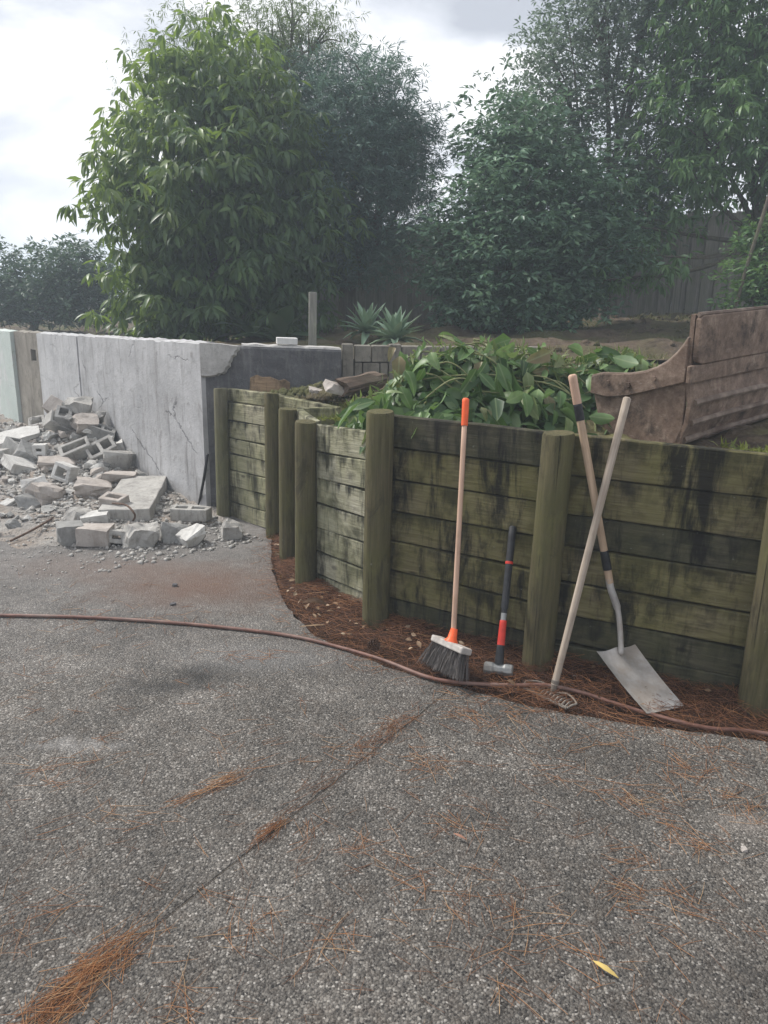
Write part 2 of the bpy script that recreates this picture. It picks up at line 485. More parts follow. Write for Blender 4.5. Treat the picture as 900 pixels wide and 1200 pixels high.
tag(ob('ground', pyd('ground', [(-400, -400, -.06), (400, -400, -.06), (400, 400, -.06), (-400, 400, -.06)], [(0, 1, 2, 3)], MAT['dirt'])), kind='structure')

EDGE = [(-.80, 5.75), (-.80, 5.25), (-.76, 4.95), (-.68, 4.5), (-.57, 4.08), (-.46, 3.8), (-.33, 3.58), (-.12, 3.37), (.13, 3.19), (.33, 3.075), (.63, 2.92), (1.05, 2.79), (1.54, 2.69), (2.4, 2.42), (5, 1.4)]
J0 = Vector((.335, 3.09)); JD = Vector((-.557, -.83))
def slab(name, loop):
    n = len(loop)
    V = [(x, y, 0) for x, y in loop] + [(x, y, -.055) for x, y in loop]
    F = [tuple(range(n))] + [(i, i + n, (i + 1) % n + n, (i + 1) % n) for i in range(n)]
    me = pyd(name, V, F, MAT['drive'])
    bm = bmesh.new(); bm.from_mesh(me)
    bmesh.ops.recalc_face_normals(bm, faces=bm.faces)
    bm.to_mesh(me); bm.free()
    bevel(me, .003, 1)
    return tag(ob(name, me), kind='structure')
def edgepts(a, b):
    P = resample([(x, y) for x, y in EDGE], 140)
    out = []
    for x, y in P:
        k = fbm(x, y, 9) * .012
        if a <= x <= b: out.append((x + k, y + k))
    return out
JL = []; JR = []
for i in range(40):
    t = i / 39 * 6.2
    c = J0 + JD * t; w = .0016 + .0012 * fbm(t, 0, 3); e = .006 * fbm(t, 5, 5)
    s = Vector((-JD.y, JD.x))
    JL.append(c - s * (w + e)); JR.append(c + s * (w - e))
# s points to the right-hand side when walking down the joint, so JL is its left bank in plan
sideA = [tuple(p) for p in JL]; sideB = [tuple(p) for p in JR]
if sideA[0][0] > sideB[0][0]: sideA, sideB = sideB, sideA
le = edgepts(-9, sideA[0][0] - .004)
slab('driveway', [(-14, 5.75)] + le + sideA + [(-14, sideA[-1][1])])
re_ = edgepts(sideB[0][0] + .004, 9)
slab('driveway', re_ + [(5.2, sideB[-1][1])] + sideB[::-1])

jf = [Vector(a).to_3d() + Vector((0, 0, -.0022)) for a in sideA]; jg = [Vector(b).to_3d() + Vector((0, 0, -.0022)) for b in sideB]
MAT['joint'] = m_soil('joint_grit', (.07, .06, .05), (.2, .17, .14), None, 40)
tag(ob('driveway_joint', pyd('driveway_joint', jf + jg, [(i, i + 1, 41 + i, 40 + i) for i in range(39)], MAT['joint'])), kind='structure')

# planting bed of pine needles between driveway edge and the timber wall
BED_IN = [(-.82, 5.25, -.02), (-.76, 4.95, -.02), (-.57, 4.08, -.02), (-.33, 3.58, -.02), (.13, 3.19, -.02), (.63, 2.9, -.02), (1.54, 2.68, -.02), (2.4, 2.4, -.02), (4.2, 1.7, -.02)]
BED_OUT = [(-.62, 5.25, .02), (-.40, 4.93, .02), (-.48, 4.72, .03), (-.34, 4.25, .04), (.06, 3.83, .04), (.82, 3.42, .04), (1.66, 3.05, .04), (2.5, 2.7, .04), (4.3, 1.95, .04)]
strip('planting_bed', BED_IN, BED_OUT, 180, 16, MAT['bed'], .02, 7, 1, 0, .3)

# retained garden level behind the timber wall, and the higher garden behind the concrete walls
LOW_A = [(-1.15, 5.85, .88), (-.66, 5.36, .88), (-.32, 5.0, .87), (-.46, 4.80, .86), (-.31, 4.30, .88), (.10, 3.90, .94), (.86, 3.46, .93), (1.70, 3.10, .88), (2.55, 2.74, .88), (6, 1.3, .88)]
LOW_B = [(-1.3, 5.98, .93), (-.9, 6.05, .94), (-.36, 6.15, 1.04), (-.1, 6.45, 1.04), (.2, 6.48, 1.05), (1.3, 6.6, 1.17), (2.4, 6.6, 1.18), (3.8, 6.6, 1.2), (5.2, 6.6, 1.22), (12, 6.0, 1.22)]
strip('garden_terrace', LOW_A, LOW_B, 200, 70, MAT['soil'], .07, 3.2, 1, 1, .12)
UP_A = [(-14, 21.2, .8), (-4.05, 9.3, .9), (-2.2, 7.1, 1.12), (-1.25, 6.05, 1.16), (-.36, 6.18, 1.18), (.2, 6.5, 1.2), (1.3, 6.6, 1.2), (2.4, 6.6, 1.2), (5.2, 6.6, 1.22), (12, 6.0, 1.22)]
UP_B = [(-9, 25, .8), (-4.5, 12.5, .95), (-2.5, 12.4, 1.1), (-1, 12.3, 1.14), (.5, 12.3, 1.26), (1.9, 12.3, 1.38), (3, 12.3, 1.44), (4.4, 12.3, 1.5), (8, 12.3, 1.55), (16, 12.3, 1.6)]
strip('upper_garden', UP_A, UP_B, 200, 80, MAT['upper'], .11, 1.9, 1, 0, .1)
UP_C = [(-200, 300, 1.0), (-100, 300, 1), (-60, 300, 1), (-30, 300, 1), (0, 300, 1.2), (30, 300, 1.3), (60, 300, 1.3), (100, 300, 1.4), (150, 300, 1.5), (250, 300, 1.5)]
strip('far_ground', UP_B, UP_C, 60, 14, MAT['upper'], .05, .5, 2.5, 0, .1)

# ------------------------------------------------------------------ concrete wall of the demolished basement
WA0 = Vector((-1.40, 5.84, 0)); WAD = Vector((-.641, .768, 0)); WAN = Vector((-.768, -.641, 0))
def wtop(s): return 1.30 - .026 * s
cw = empty('concrete_wall', WA0, (0, 0, math.atan2(WAD.y, WAD.x)))
tag(cw, 'long cracked grey painted concrete wall with rough broken top behind the rubble heap', 'wall')
def wall_panel(name, s0, s1, off, mat, hole=None, ragged=.012):
    """panel in wall coordinates: x along, y out of the visible face is +, z up"""
    xs = list(np.arange(s0, s1, .06)) + [s1]
    zs = [-.05] + list(np.linspace(.06, 1, 14))      # last row is scaled to the ragged top
    if hole:
        xs = sorted(set([x for x in xs if abs(x - hole[0]) > .03 and abs(x - hole[1]) > .03] + [hole[0], hole[1]]))
    nx = len(xs); V = []; F = []
    def top(x): return wtop(x) + ragged * fbm(x, 1, 6) + ragged * .8 * mnoise.noise(Vector((x * 22, 3, 1)))
    Z = []
    for x in xs:
        tp = top(x)
        col = [-.05] + [z * tp for z in np.linspace(.07, 1, 14)]
        if hole:
            col[10] = hole[2]; col[12] = hole[3]; col[11] = (hole[2] + hole[3]) / 2
            col[13] = (hole[3] + tp) / 2
        Z.append(col)
    nz = len(Z[0])
    for i, x in enumerate(xs):
        for k in range(nz):
            chip = .012 * max(0, mnoise.noise(Vector((x * 5, 7, Z[i][k] * 5)))) if k == nz - 1 else .004 * mnoise.noise(Vector((x * 3, 0, Z[i][k] * 3)))
            V.append((x, off - abs(chip), Z[i][k]))
    for i in range(nx - 1):
        for k in range(nz - 1):
            if hole and hole[0] - 1e-6 <= xs[i] and xs[i + 1] <= hole[1] + 1e-6 and 10 <= k < 12: continue
            F.append((i * nz + k, i * nz + k + 1, (i + 1) * nz + k + 1, (i + 1) * nz + k))
    b = len(V)
    for i, x in enumerate(xs):          # top and back
        V.append((x, off - .10 + .02 * mnoise.noise(Vector((x * 7, 2, 0))), Z[i][-1] + .015 + .012 * mnoise.noise(Vector((x * 15, 9, 0)))))
        V.append((x, -.2, Z[i][-1] - .01)); V.append((x, -.2, -.05))
    for i in range(nx - 1):
        a0 = i * nz + nz - 1; a1 = (i + 1) * nz + nz - 1
        F.append((a0, b + 3 * i, b + 3 * i + 3, a1))
        F.append((b + 3 * i, b + 3 * i + 1, b + 3 * i + 4, b + 3 * i + 3))
        F.append((b + 3 * i + 1, b + 3 * i + 2, b + 3 * i + 5, b + 3 * i + 4))
    for i in (0, nx - 1):
        F.append(tuple(i * nz + k for k in range(nz)) + (b + 3 * i, b + 3 * i + 1, b + 3 * i + 2))
    if hole:
        c = len(V)
        for (x, z) in ((hole[0], hole[2]), (hole[1], hole[2]), (hole[1], hole[3]), (hole[0], hole[3])):
            V.append((x, off, z)); V.append((x, off - .14, z))
        for k in range(4):
            k2 = (k + 1) % 4
            F.append((c + 2 * k, c + 2 * k2, c + 2 * k2 + 1, c + 2 * k + 1))
        F.append((c + 1, c + 3, c + 5, c + 7))
    me = pyd(name, V, [list(f) for f in F], mat)
    bm = bmesh.new(); bm.from_mesh(me); bmesh.ops.recalc_face_normals(bm, faces=bm.faces); bm.to_mesh(me); bm.free()
    return ob(name, me, cw)
wall_panel('wall_panel', 0, 2.70, 0, MAT['wall'])
tag(wall_panel('wall_panel', 2.715, 4.05, .008, MAT['wall_white']), 'smoother white painted stretch of the wall')
tag(wall_panel('wall_column', 4.065, 5.10, -.02, MAT['wall_bare'], (4.24, 4.44, .86, .995)), 'bare brown concrete column with a small square hole')
tag(wall_panel('wall_panel', 5.12, 9.0, .02, MAT['wall_green']), 'white panel with a faint green patch of paint')
# broken shell that still clings to the corner of the tarred wall
def cornerpiece():
    BD = Vector((1.04, .2, 0)).normalized(); N = Vector((BD.y, -BD.x, 0))
    raw = [(0, 1.072), (.03, 1.066), (.075, 1.07), (.115, 1.078), (.128, 1.09), (.15, 1.088), (.172, 1.102), (.18, 1.125), (.205, 1.148), (.204, 1.17), (.214, 1.182), (.226, 1.215), (.248, 1.228), (.252, 1.25), (.272, 1.268), (.275, 1.287), (.14, 1.305), (0, 1.31)]
    V = []; n = len(raw); O = Vector((-1.40, 5.84, 0))
    for lay, (off, k) in enumerate(((.035, .0), (.0, .02))):
        for (u, z) in raw:
            u2 = u + (k * (1 if 0 < u else 0)); z2 = z - k * (.6 if z < 1.28 else 0)
            V.append(O + BD * u2 + N * off + Vector((0, 0, z2)))
    F = [list(range(n)), list(range(2 * n - 1, n - 1, -1))] + [[i, (i + 1) % n, (i + 1) % n + n, i + n] for i in range(n)]
    me = pyd('broken_edge', V, F, MAT['broken'])
    bm = bmesh.new(); bm.from_mesh(me); bmesh.ops.recalc_face_normals(bm, faces=bm.faces); bm.to_mesh(me); bm.free()
    o = ob('broken_edge', me)
    o.parent = cw; o.matrix_parent_inverse = (Matrix.Translation(WA0) @ Matrix.Rotation(math.atan2(WAD.y, WAD.x), 4, 'Z')).inverted()
    return o
cornerpiece()

def tarwall():
    t = empty('tarred_wall', (-1.395, 5.86, 0), (0, 0, math.atan2(.2, 1.04)))
    tag(t, 'black tar coated concrete return wall behind the first timber posts', 'wall')
    xs = np.linspace(0, 1.06, 30); V = []; F = []
    for x in xs:
        z = 1.288 - .03 * x / 1.06
        for (y, zz) in ((0, -.05), (0, .5), (0, z * .9), (.004, z - .012), (.012, z + .006 * mnoise.noise(Vector((x * 14, 0, 0)))), (.2, z + .008 * mnoise.noise(Vector((x * 14, 5, 0)))), (.2, -.05)):
            V.append((x, y + .004 * mnoise.noise(Vector((x * 6, 0, zz * 6))), zz))
    for i in range(29):
        for k in range(6): F.append((i * 7 + k, (i + 1) * 7 + k, (i + 1) * 7 + k + 1, i * 7 + k + 1))
    F.append(tuple(range(6, -1, -1))); F.append(tuple(29 * 7 + k for k in range(7)))
    ob('wall_face', pyd('wall_face', V, F, MAT['tar']), t)
    # pale concrete lip along the top
    V = []; F = []
    xs = np.linspace(.3, 1.06, 34)
    for x in xs:
        z = 1.29 - .03 * x / 1.06; k = .012 * mnoise.noise(Vector((x * 11, 2, 0)))
        V += [(x, .02 + abs(k), z + .002), (x, .03 + abs(k), z + .016 + k), (x, .17, z + .018 + k), (x, .19, z + .002)]
    for i in range(33):
        for k in range(3): F.append((i * 4 + k, (i + 1) * 4 + k, (i + 1) * 4 + k + 1, i * 4 + k + 1))
    ob('mortar_lip', pyd('mortar_lip', V, F, MAT['broken']), t)
tarwall()

# ------------------------------------------------------------------ timber retaining walls
_bm = {}
def board_mesh(L, h, th, seed, mat):
    n = max(3, int(L / .09)); V = []; F = []
    c = .005
    for i in range(n + 1):
        x = L * i / n
        a = .004 * mnoise.noise(Vector((x * 3, seed, 0))); b = .004 * mnoise.noise(Vector((x * 3, seed, 9))); w = .003 * mnoise.noise(Vector((x * 2.2, seed, 20)))
        z0 = a; z1 = h + b; y0 = -th / 2 + w; y1 = th / 2 + w
        for (y, z) in ((y0 + c, z0), (y0, z0 + c), (y0 - .001, (z0 + z1) / 2), (y0, z1 - c), (y0 + c, z1), (y1 - c, z1), (y1, z1 - c), (y1, z0 + c), (y1 - c, z0)):
            V.append((x, y, z))
    k9 = 9
    for i in range(n):
        for k in range(k9):
            k2 = (k + 1) % k9
            F.append((i * k9 + k, i * k9 + k2, (i + 1) * k9 + k2, (i + 1) * k9 + k))
    F.append(tuple(range(k9))); F.append(tuple(n * k9 + k for k in range(k9 - 1, -1, -1)))
    me = pyd('board', V, F, mat)
    bm = bmesh.new(); bm.from_mesh(me); bmesh.ops.recalc_face_normals(bm, faces=bm.faces); bm.to_mesh(me); bm.free()
    return me

def board(parent, A, B, z0a, z0b, h, mat, seed, th=.045, out=0, tilt=0):
    A = Vector((A[0], A[1], z0a)); B = Vector((B[0], B[1], z0b))
    d = B - A; L = d.length
    o = ob('board', board_mesh(L, h, th, seed, mat))
    ax = d.normalized(); ay = Vector((-ax.y, ax.x, 0)).normalized(); az = ax.cross(ay)
    M = Matrix((ax, ay, az)).transposed().to_4x4()
    M = Matrix.Translation(A - ay * out) @ M @ Matrix.Rotation(tilt, 4, 'X')
    o.parent = parent
    o.matrix_world = M
    o.matrix_parent_inverse = Matrix.Translation(parent.location).inverted()
    return o

def post(parent, x, y, r, top, mat, lean=(0, 0), seed=0):
    n = 22; V = []; F = []
    zs = [-.12, .05, .2, .4, .6, .8, top - .012, top]
    for k, z in enumerate(zs):
        rr = r * (1.03 - .05 * z / top) - (.004 if k == len(zs) - 1 else 0)
        for i in range(n):
            a = 2 * math.pi * i / n
            q = rr * (1 + .02 * mnoise.noise(Vector((math.cos(a) * 1.3 + seed, math.sin(a) * 1.3, z * 1.5))))
            cut = .004 * math.cos(a + seed) if k >= len(zs) - 2 else 0
            V.append((math.cos(a) * q + lean[0] * z, math.sin(a) * q + lean[1] * z, z + cut))
    for k in range(len(zs) - 1):
        for i in range(n):
            i2 = (i + 1) % n
            F.append((k * n + i, k * n + i2, (k + 1) * n + i2, (k + 1) * n + i))
    F.append(tuple(range((len(zs) - 1) * n, len(zs) * n))); F.append(tuple(range(n - 1, -1, -1)))
    me = pyd('post', V, F, mat); autosmooth(me, 50)
    o = ob('post', me, parent)
    o.location = (x - parent.location.x, y - parent.location.y, 0)
    return o

def board_wall(parent, A, B, top_a, top_b, n, mats, seed, low=-.03, outs=None, hs=None):
    """n boards one above the other between two plan points, top one first"""
    rs = random.Random(seed)
    za, zb = top_a, top_b
    for k in range(n):
        ha = hs[k] if hs else ((top_a + top_b) / 2 - low) / n
        za -= ha; zb -= ha
        o = rs.uniform(-.006, .008) if outs is None else outs[k]
        dz = rs.uniform(-.006, .006)
        board(parent, A, B, za + .003 + dz, zb + .003 - dz, ha - .007 + rs.uniform(-.003, .002), mats[k % len(mats)], seed * 10 + k, .045, o, rs.uniform(-.02, .035))

far_wall = empty('timber_retaining_wall', (-1.0, 5.5, 0))
tag(far_wall, 'short set back timber retaining wall of pale mossy boards beside the concrete wall', 'retaining wall')
post(far_wall, -1.24, 5.715, .052, .99, MAT['post_pale'], (.012, 0), 1)
post(far_wall, -.785, 5.225, .051, 1.02, MAT['post'], (.006, 0), 2)
board_wall(far_wall, (-1.19, 5.79), (-.735, 5.31), .985, 1.005, 8, [MAT['b_moss']], 11, hs=[.10, .135, .135, .12, .125, .125, .13, .13], outs=[-.014, .006, .004, .006, .003, .01, .004, .008])
board_wall(far_wall, (-.732, 5.305), (-.30, 4.86), 1.0, .99, 7, [MAT['b_moss'], MAT['b_pale']], 12)

near_wall = empty('timber_retaining_wall', (0, 3.7, 0))
tag(near_wall, 'curved timber retaining wall of dark mossy boards and round posts where the tools lean', 'retaining wall')
post(near_wall, -.615, 4.735, .059, .985, MAT['post'], (.008, 0), 3)
post(near_wall, -.452, 4.25, .062, .985, MAT['post'], (.006, .0), 4)
post(near_wall, -.032, 3.722, .069, 1.125, MAT['post'], (.004, 0), 5)
post(near_wall, .732, 3.282, .070, 1.11, MAT['post'], (.012, .0), 6)
post(near_wall, 1.588, 2.92, .070, 1.08, MAT['post'], (-.01, 0), 7)
post(near_wall, 2.45, 2.55, .077, 1.08, MAT['post'], (-.01, 0), 8)
board_wall(near_wall, (-.555, 4.80), (-.33, 4.885), .985, .985, 6, [MAT['b_moss']], 13)
board_wall(near_wall, (-.535, 4.755), (-.385, 4.295), .985, .985, 6, [MAT['b_pale']], 14)
board_wall(near_wall, (-.378, 4.285), (.03, 3.80), .975, 1.0, 7, [MAT['b_pale']], 15, hs=[.155, .155, .15, .145, .145, .14, .14])
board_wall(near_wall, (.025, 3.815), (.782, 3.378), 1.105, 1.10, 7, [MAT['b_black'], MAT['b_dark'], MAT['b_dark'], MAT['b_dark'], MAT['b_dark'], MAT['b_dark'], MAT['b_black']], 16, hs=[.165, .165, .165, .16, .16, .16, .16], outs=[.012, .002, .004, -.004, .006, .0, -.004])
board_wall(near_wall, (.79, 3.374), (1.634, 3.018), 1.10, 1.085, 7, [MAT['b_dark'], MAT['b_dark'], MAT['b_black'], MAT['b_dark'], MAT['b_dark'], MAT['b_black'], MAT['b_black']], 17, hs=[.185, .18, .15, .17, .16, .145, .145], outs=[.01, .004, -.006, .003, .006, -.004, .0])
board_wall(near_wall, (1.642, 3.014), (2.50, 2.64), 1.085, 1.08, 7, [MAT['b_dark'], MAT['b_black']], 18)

# ------------------------------------------------------------------ block wall of the upper garden
bw = empty('garden_block_wall', (-.35, 6.3, 0))
tag(bw, 'low weathered block wall with square posts behind the leaf heap', 'wall')
def blockwall():
    d = Vector((1, .10, 0)).normalized(); O = Vector((-.34, 6.28, 0))
    rs = random.Random(3)
    M = Matrix.Rotation(math.atan2(d.y, d.x), 3, 'Z')
    def blk(name, u, z, w, h, th, out, mat):
        m = MB(); m.box((0, 0, 0), (w, th, h)); me = bevel(m.mesh(name, mat), .006)
        o = ob(name, me, bw); o.rotation_euler = (rs.uniform(-.01, .01), rs.uniform(-.008, .008), math.atan2(d.y, d.x))
        p = O + d * u + Vector((d.y, -d.x, 0)) * out; o.location = (p.x - bw.location.x, p.y - bw.location.y, z)
    for u, w in ((.02, .09), (.40, .095), (.98, .09), (1.55, .09)):
        blk('post', u, .98, w, .64 + rs.uniform(0, .012), .10, .03, MAT['oldblock'])
    for lo, hi in ((.07, .35), (.45, .93), (1.03, 1.5)):
        for r in range(4):
            nb = max(1, int(round((hi - lo) / .165))); off = .5 * (r % 2)
            w = (hi - lo) / nb
            cuts = [lo] + [lo + w * (k + off) for k in range(0 if off else 1, nb)] + [hi]
            for a, b in zip(cuts[:-1], cuts[1:]):
                blk('block', (a + b) / 2, 1.225 - r * .137, b - a - .008, .131, .1, rs.uniform(-.004, .004), MAT['oldblock'])
blockwall()

# ------------------------------------------------------------------ paling fence
fence = empty('paling_fence', (1, 12, 1.2))
tag(fence, 'dark weathered paling fence in the shade under the trees', 'fence')
def zf(x): return min(1.6, max(1.1, 1.15 + .075 * (x + 1)))
def build_fence():
    rs = random.Random(5)
    x = -3.6; var = []
    for k in range(5):
        m = MB(); m.box((0, 0, 0), (.12, .016, 1.0)); var.append(bevel(m.mesh('paling', MAT['paling']), .002))
    k_ = 0
    while x < 7.5:
        k_ += 1
        top = 2.70 + .057 * x + rs.uniform(-.025, .02); lo = zf(x) - .05
        o = ob('paling', var[rs.randrange(5)], fence)
        o.location = (x - 1, (.009 if k_ % 2 else -.009) + rs.uniform(-.002, .002), (top + lo) / 2 - 1.2)
        o.scale = (rs.uniform(.93, 1.03), 1, top - lo)
        o.rotation_euler = (rs.uniform(-.01, .01), rs.uniform(-.012, .012), rs.uniform(-.03, .03))
        x += .1 + rs.uniform(0, .005)
    for z in (.35, 1.05):
        m = MB(); m.box((0, 0, 0), (11.2, .045, .09)); o = ob('rail', m.mesh('rail', MAT['paling']), fence)
        o.location = (1.9 - 1 , .06, zf(1.9) + z - 1.2); o.rotation_euler = (0, -.06, 0)
build_fence()

# ------------------------------------------------------------------ rubble heap
def mound(x, y):
    s = (x + 1.4) * -.641 + (y - 5.84) * .768; t = (x + 1.4) * -.768 + (y - 5.84) * -.641
    return .4 * math.exp(-((s - 2.35) / .62) ** 2) * math.exp(-(t / .62) ** 2) + .11 * math.exp(-((s - 2.2) / 1.6) ** 2) * math.exp(-((t - .6) / .8) ** 2)
def wall_st(s, t): return Vector((-1.4 - .641 * s - .768 * t, 5.84 + .768 * s - .641 * t, 0))
def mound_z(x, y):
    s = (x + 1.4) * -.641 + (y - 5.84) * .768; t = (x + 1.4) * -.768 + (y - 5.84) * -.641
    e = min(1, max(0, (s + .55) / .5)) * min(1, max(0, (2.45 - t - .5 * max(0, 1.2 - s)) / .9))
    return mound(x, y) + .02 * e + .035 * fbm(x, y, 3.5) * e + .018 * fbm(x, y, 14) * e - .03 * (1 - e)
def mound_mesh():
    V = []; F = []; ns, nt = 130, 60
    for i in range(ns):
        s = -.7 + 8.5 * i / (ns - 1)
        for j in range(nt):
            t = -.05 + 2.6 * j / (nt - 1)
            p = wall_st(s, t)
            z = mound_z(p.x, p.y)
            V.append((p.x, p.y, z))
    for i in range(ns - 1):
        for j in range(nt - 1): F.append((i * nt + j, i * nt + j + 1, (i + 1) * nt + j + 1, (i + 1) * nt + j))
    o = ob('rubble_bed', fast('rubble_bed', V, F, MAT['dustdirt'], True))
    tag(o, 'grey crushed concrete dust and dirt under the rubble heap', 'rubble', kind='stuff')
mound_mesh()

def chunk_mesh(name, size, seed, mat, rough=.18, pts=16):
    """fractured lump: hull of points kept near the faces of a box"""
    rs = random.Random(seed); bm = bmesh.new()
    for i in range(pts):
        p = Vector([rs.uniform(-.5, .5) for _ in range(3)])
        a = rs.randrange(3); p[a] = .5 * (1 if p[a] > 0 else -1) * rs.uniform(.8, 1)
        bm.verts.new(p)
    for sx in (-1, 1):
        for sy in (-1, 1):
            for sz in (-1, 1):
                if rs.random() < .62: bm.verts.new(Vector((sx * .5, sy * .5, sz * .5)) * rs.uniform(1 - rough * 2, 1))
    r = bmesh.ops.convex_hull(bm, input=bm.verts)
    for v in [v for v in bm.verts if not v.link_faces]: bm.verts.remove(v)
    bmesh.ops.dissolve_limit(bm, angle_limit=R(16), verts=bm.verts, edges=bm.edges)
    bmesh.ops.triangulate(bm, faces=bm.faces)
    bmesh.ops.subdivide_edges(bm, edges=[e for e in bm.edges if e.calc_length() > .35], cuts=2, use_grid_fill=True)
    bmesh.ops.triangulate(bm, faces=bm.faces)
    for v in bm.verts:
        v.co = v.co + mnoise.noise_vector(v.co * 4 + Vector((seed, 0, 0))) * (.025 + rough * .32)
        v.co = Vector((v.co.x * size[0], v.co.y * size[1], v.co.z * size[2]))
    me = bpy.data.meshes.new(name); bm.to_mesh(me); bm.free()
    me.materials.append(mat); return me

def hollow_mesh(L, W, H, mat, cells=2, seed=0, broken=0):
    """hollow concrete block, cells open along z of the block"""
    m = MB(); wl = .032
    xs = [-L / 2]; c = (L - wl * (cells + 1)) / cells
    for k in range(cells): xs += [xs[-1] + wl, xs[-1] + wl + c]
    xs.append(L / 2)
    ys = [-W / 2, -W / 2 + wl, W / 2 - wl, W / 2]
    nx = len(xs)
    def solid(i, j): return j in (0, 2) or i % 2 == 0
    V = [(x, y, z) for z in (-H / 2, H / 2) for y in ys for x in xs]; F = []
    idx = lambda i, j, k: k * nx * 4 + j * nx + i
    for i in range(nx - 1):
        for j in range(3):
            if not solid(i, j): continue
            F.append((idx(i, j, 1), idx(i + 1, j, 1), idx(i + 1, j + 1, 1), idx(i, j + 1, 1)))
            F.append((idx(i, j, 0), idx(i, j + 1, 0), idx(i + 1, j + 1, 0), idx(i + 1, j, 0)))
            for (di, dj, a, b) in ((-1, 0, (i, j), (i, j + 1)), (1, 0, (i + 1, j), (i + 1, j + 1)), (0, -1, (i, j), (i + 1, j)), (0, 1, (i, j + 1), (i + 1, j + 1))):
                ii, jj = i + di, j + dj
                if 0 <= ii < nx - 1 and 0 <= jj < 3 and solid(ii, jj): continue
                F.append((idx(*a, 0), idx(*b, 0), idx(*b, 1), idx(*a, 1)))
    me = pyd('hollow_block', V, F, mat)
    bm = bmesh.new(); bm.from_mesh(me); bmesh.ops.recalc_face_normals(bm, faces=bm.faces)
    for v in bm.verts: v.co += mnoise.noise_vector(v.co * 9 + Vector((seed * 3, 0, 0))) * (.006 + broken * .02)
    bm.to_mesh(me); bm.free()
    return bevel(me, .004)

GR = 'broken pieces of the demolished block wall'
def lump(name, p, size, rot, mat, label, cat, seed, sink=.25, pts=16, rough=.18, group=None):
    me = chunk_mesh(name, size, seed, MAT[mat], rough, pts)
    o = ob(name, me); o.rotation_euler = rot
    o.location = (p[0], p[1], max(p[2], 0) + size[2] * (.5 - sink))
    return tag(o, label, cat, group)
def hollow(p, dims, rot, mat, label, seed, lift, cells=2, broken=0):
    o = ob('hollow_block', hollow_mesh(*[q * .76 for q in dims], MAT[mat], cells, seed, broken + .25)); o.rotation_euler = rot
    o.location = (p[0], p[1], p[2] + lift)
    return tag(o, label, 'concrete block', GR)

# the pieces one can pick out, from the front of the heap to the wall
lump('concrete_block', (-2.149, 5.010, 0.007), (.17, .19, .15), (.05, .02, .5), 'block_dark', 'rough greenish grey cube of concrete at the very front left of the rubble', 'concrete block', 21, .1, 22, .1)
lump('concrete_block', (-1.958, 4.968, 0.007), (.235, .15, .135), (.0, .02, .05), 'block_tan', 'long tan concrete block lying at the front beside the greenish cube', 'concrete block', 22, .06, 30, .06)
lump('concrete_chunk', (-2.243, 5.421, 0.020), (.19, .16, .13), (.2, .2, .9), 'block', 'rounded grey concrete chunk just behind the greenish cube', 'concrete chunk', 23, .2)
lump('concrete_slab', (-2.114, 5.412, 0.018), (.2, .17, .11), (.1, -.1, .2), 'block_white', 'pale flat topped concrete piece behind the long tan block', 'concrete chunk', 24, .2, 24, .1)
hollow((-2.036, 5.607, 0.024), (.24, .16, .15), (.25, .08, -.35), 'block_tan', 'big tan block with a dark hollow end propped on the long slab', 31, .10, 1)
def beam():
    m = MB(); m.box((0, 0, 0), (.37, .98, .1)); me = bevel(m.mesh('concrete_beam', MAT['block']), .008, 2)
    bm = bmesh.new(); bm.from_mesh(me); bmesh.ops.subdivide_edges(bm, edges=[e for e in bm.edges if e.calc_length() > .09], cuts=5, use_grid_fill=True)
    for v in bm.verts: v.co += mnoise.noise_vector(v.co * 7) * .012
    bm.to_mesh(me); bm.free()
    o = ob('concrete_beam', me); o.location = Vector((-1.981, 5.922, -0.000)) + Vector((0, 0, .085)); o.rotation_euler = (.03, -.02, .14)
    tag(o, 'long flat concrete beam lying end on towards the camera at the right of the heap', 'concrete beam')
beam()
hollow((-1.451, 5.547, 0.000), (.37, .15, .13), (0, .0, -.06), 'block', 'long grey block with hollow end beside the black wall corner', 32, .07, 2)
lump('concrete_chunk', (-1.652, 4.992, 0.006), (.23, .17, .16), (.1, .1, .3), 'block', 'rough pale concrete lump in front of the long beam', 'concrete chunk', 25, .18, 18, .25)
lump('concrete_chunk', (-1.461, 5.064, 0.005), (.18, .15, .16), (.4, .3, .2), 'block_dark', 'dark jagged concrete chunk between the beam end and hollow block', 'concrete chunk', 26, .2, 14, .25)
lump('concrete_chunk', (-1.314, 5.040, 0.004), (.19, .15, .13), (.2, -.3, .8), 'block_white', 'white crumbly concrete chunk in front of the long hollow ended block', 'concrete chunk', 27, .2, 16, .28)
lump('concrete_chunk', (-1.064, 5.181, 0.002), (.16, .13, .13), (.3, .3, .2), 'block', 'lone grey concrete chunk beside the first timber post', 'concrete chunk', 28, .15, 14, .25)
hollow((-1.805, 4.980, 0.006), (.15, .12, .10), (1.35, .1, .15), 'block', 'broken hollow block shell open to the front before the beam', 33, .05, 1, .3)
lump('concrete_slab', (-3.526, 7.266, 0.206), (.42, .26, .09), (.28, -.25, .5), 'block_white', 'large tilted white slab at the left of the heap', 'concrete slab', 41, -.6, 30, .05)
lump('concrete_block', (-3.233, 6.825, 0.154), (.24, .17, .17), (.5, .5, .3), 'block_dark', 'dark grey tilted block right of the white slab', 'concrete block', 42, .1, 26, .08)
hollow((-3.115, 6.822, 0.165), (.19, .15, .16), (1.45, 1.57, .1), 'block_white', 'pale hollow block standing with its two square holes facing the camera', 34, .09, 2)
lump('concrete_slab', (-3.209, 6.609, 0.107), (.28, .24, .10), (.3, .35, .9), 'block_white', 'pale square slab leaning below the dark tilted block', 'concrete slab', 43, -.1, 26, .08)
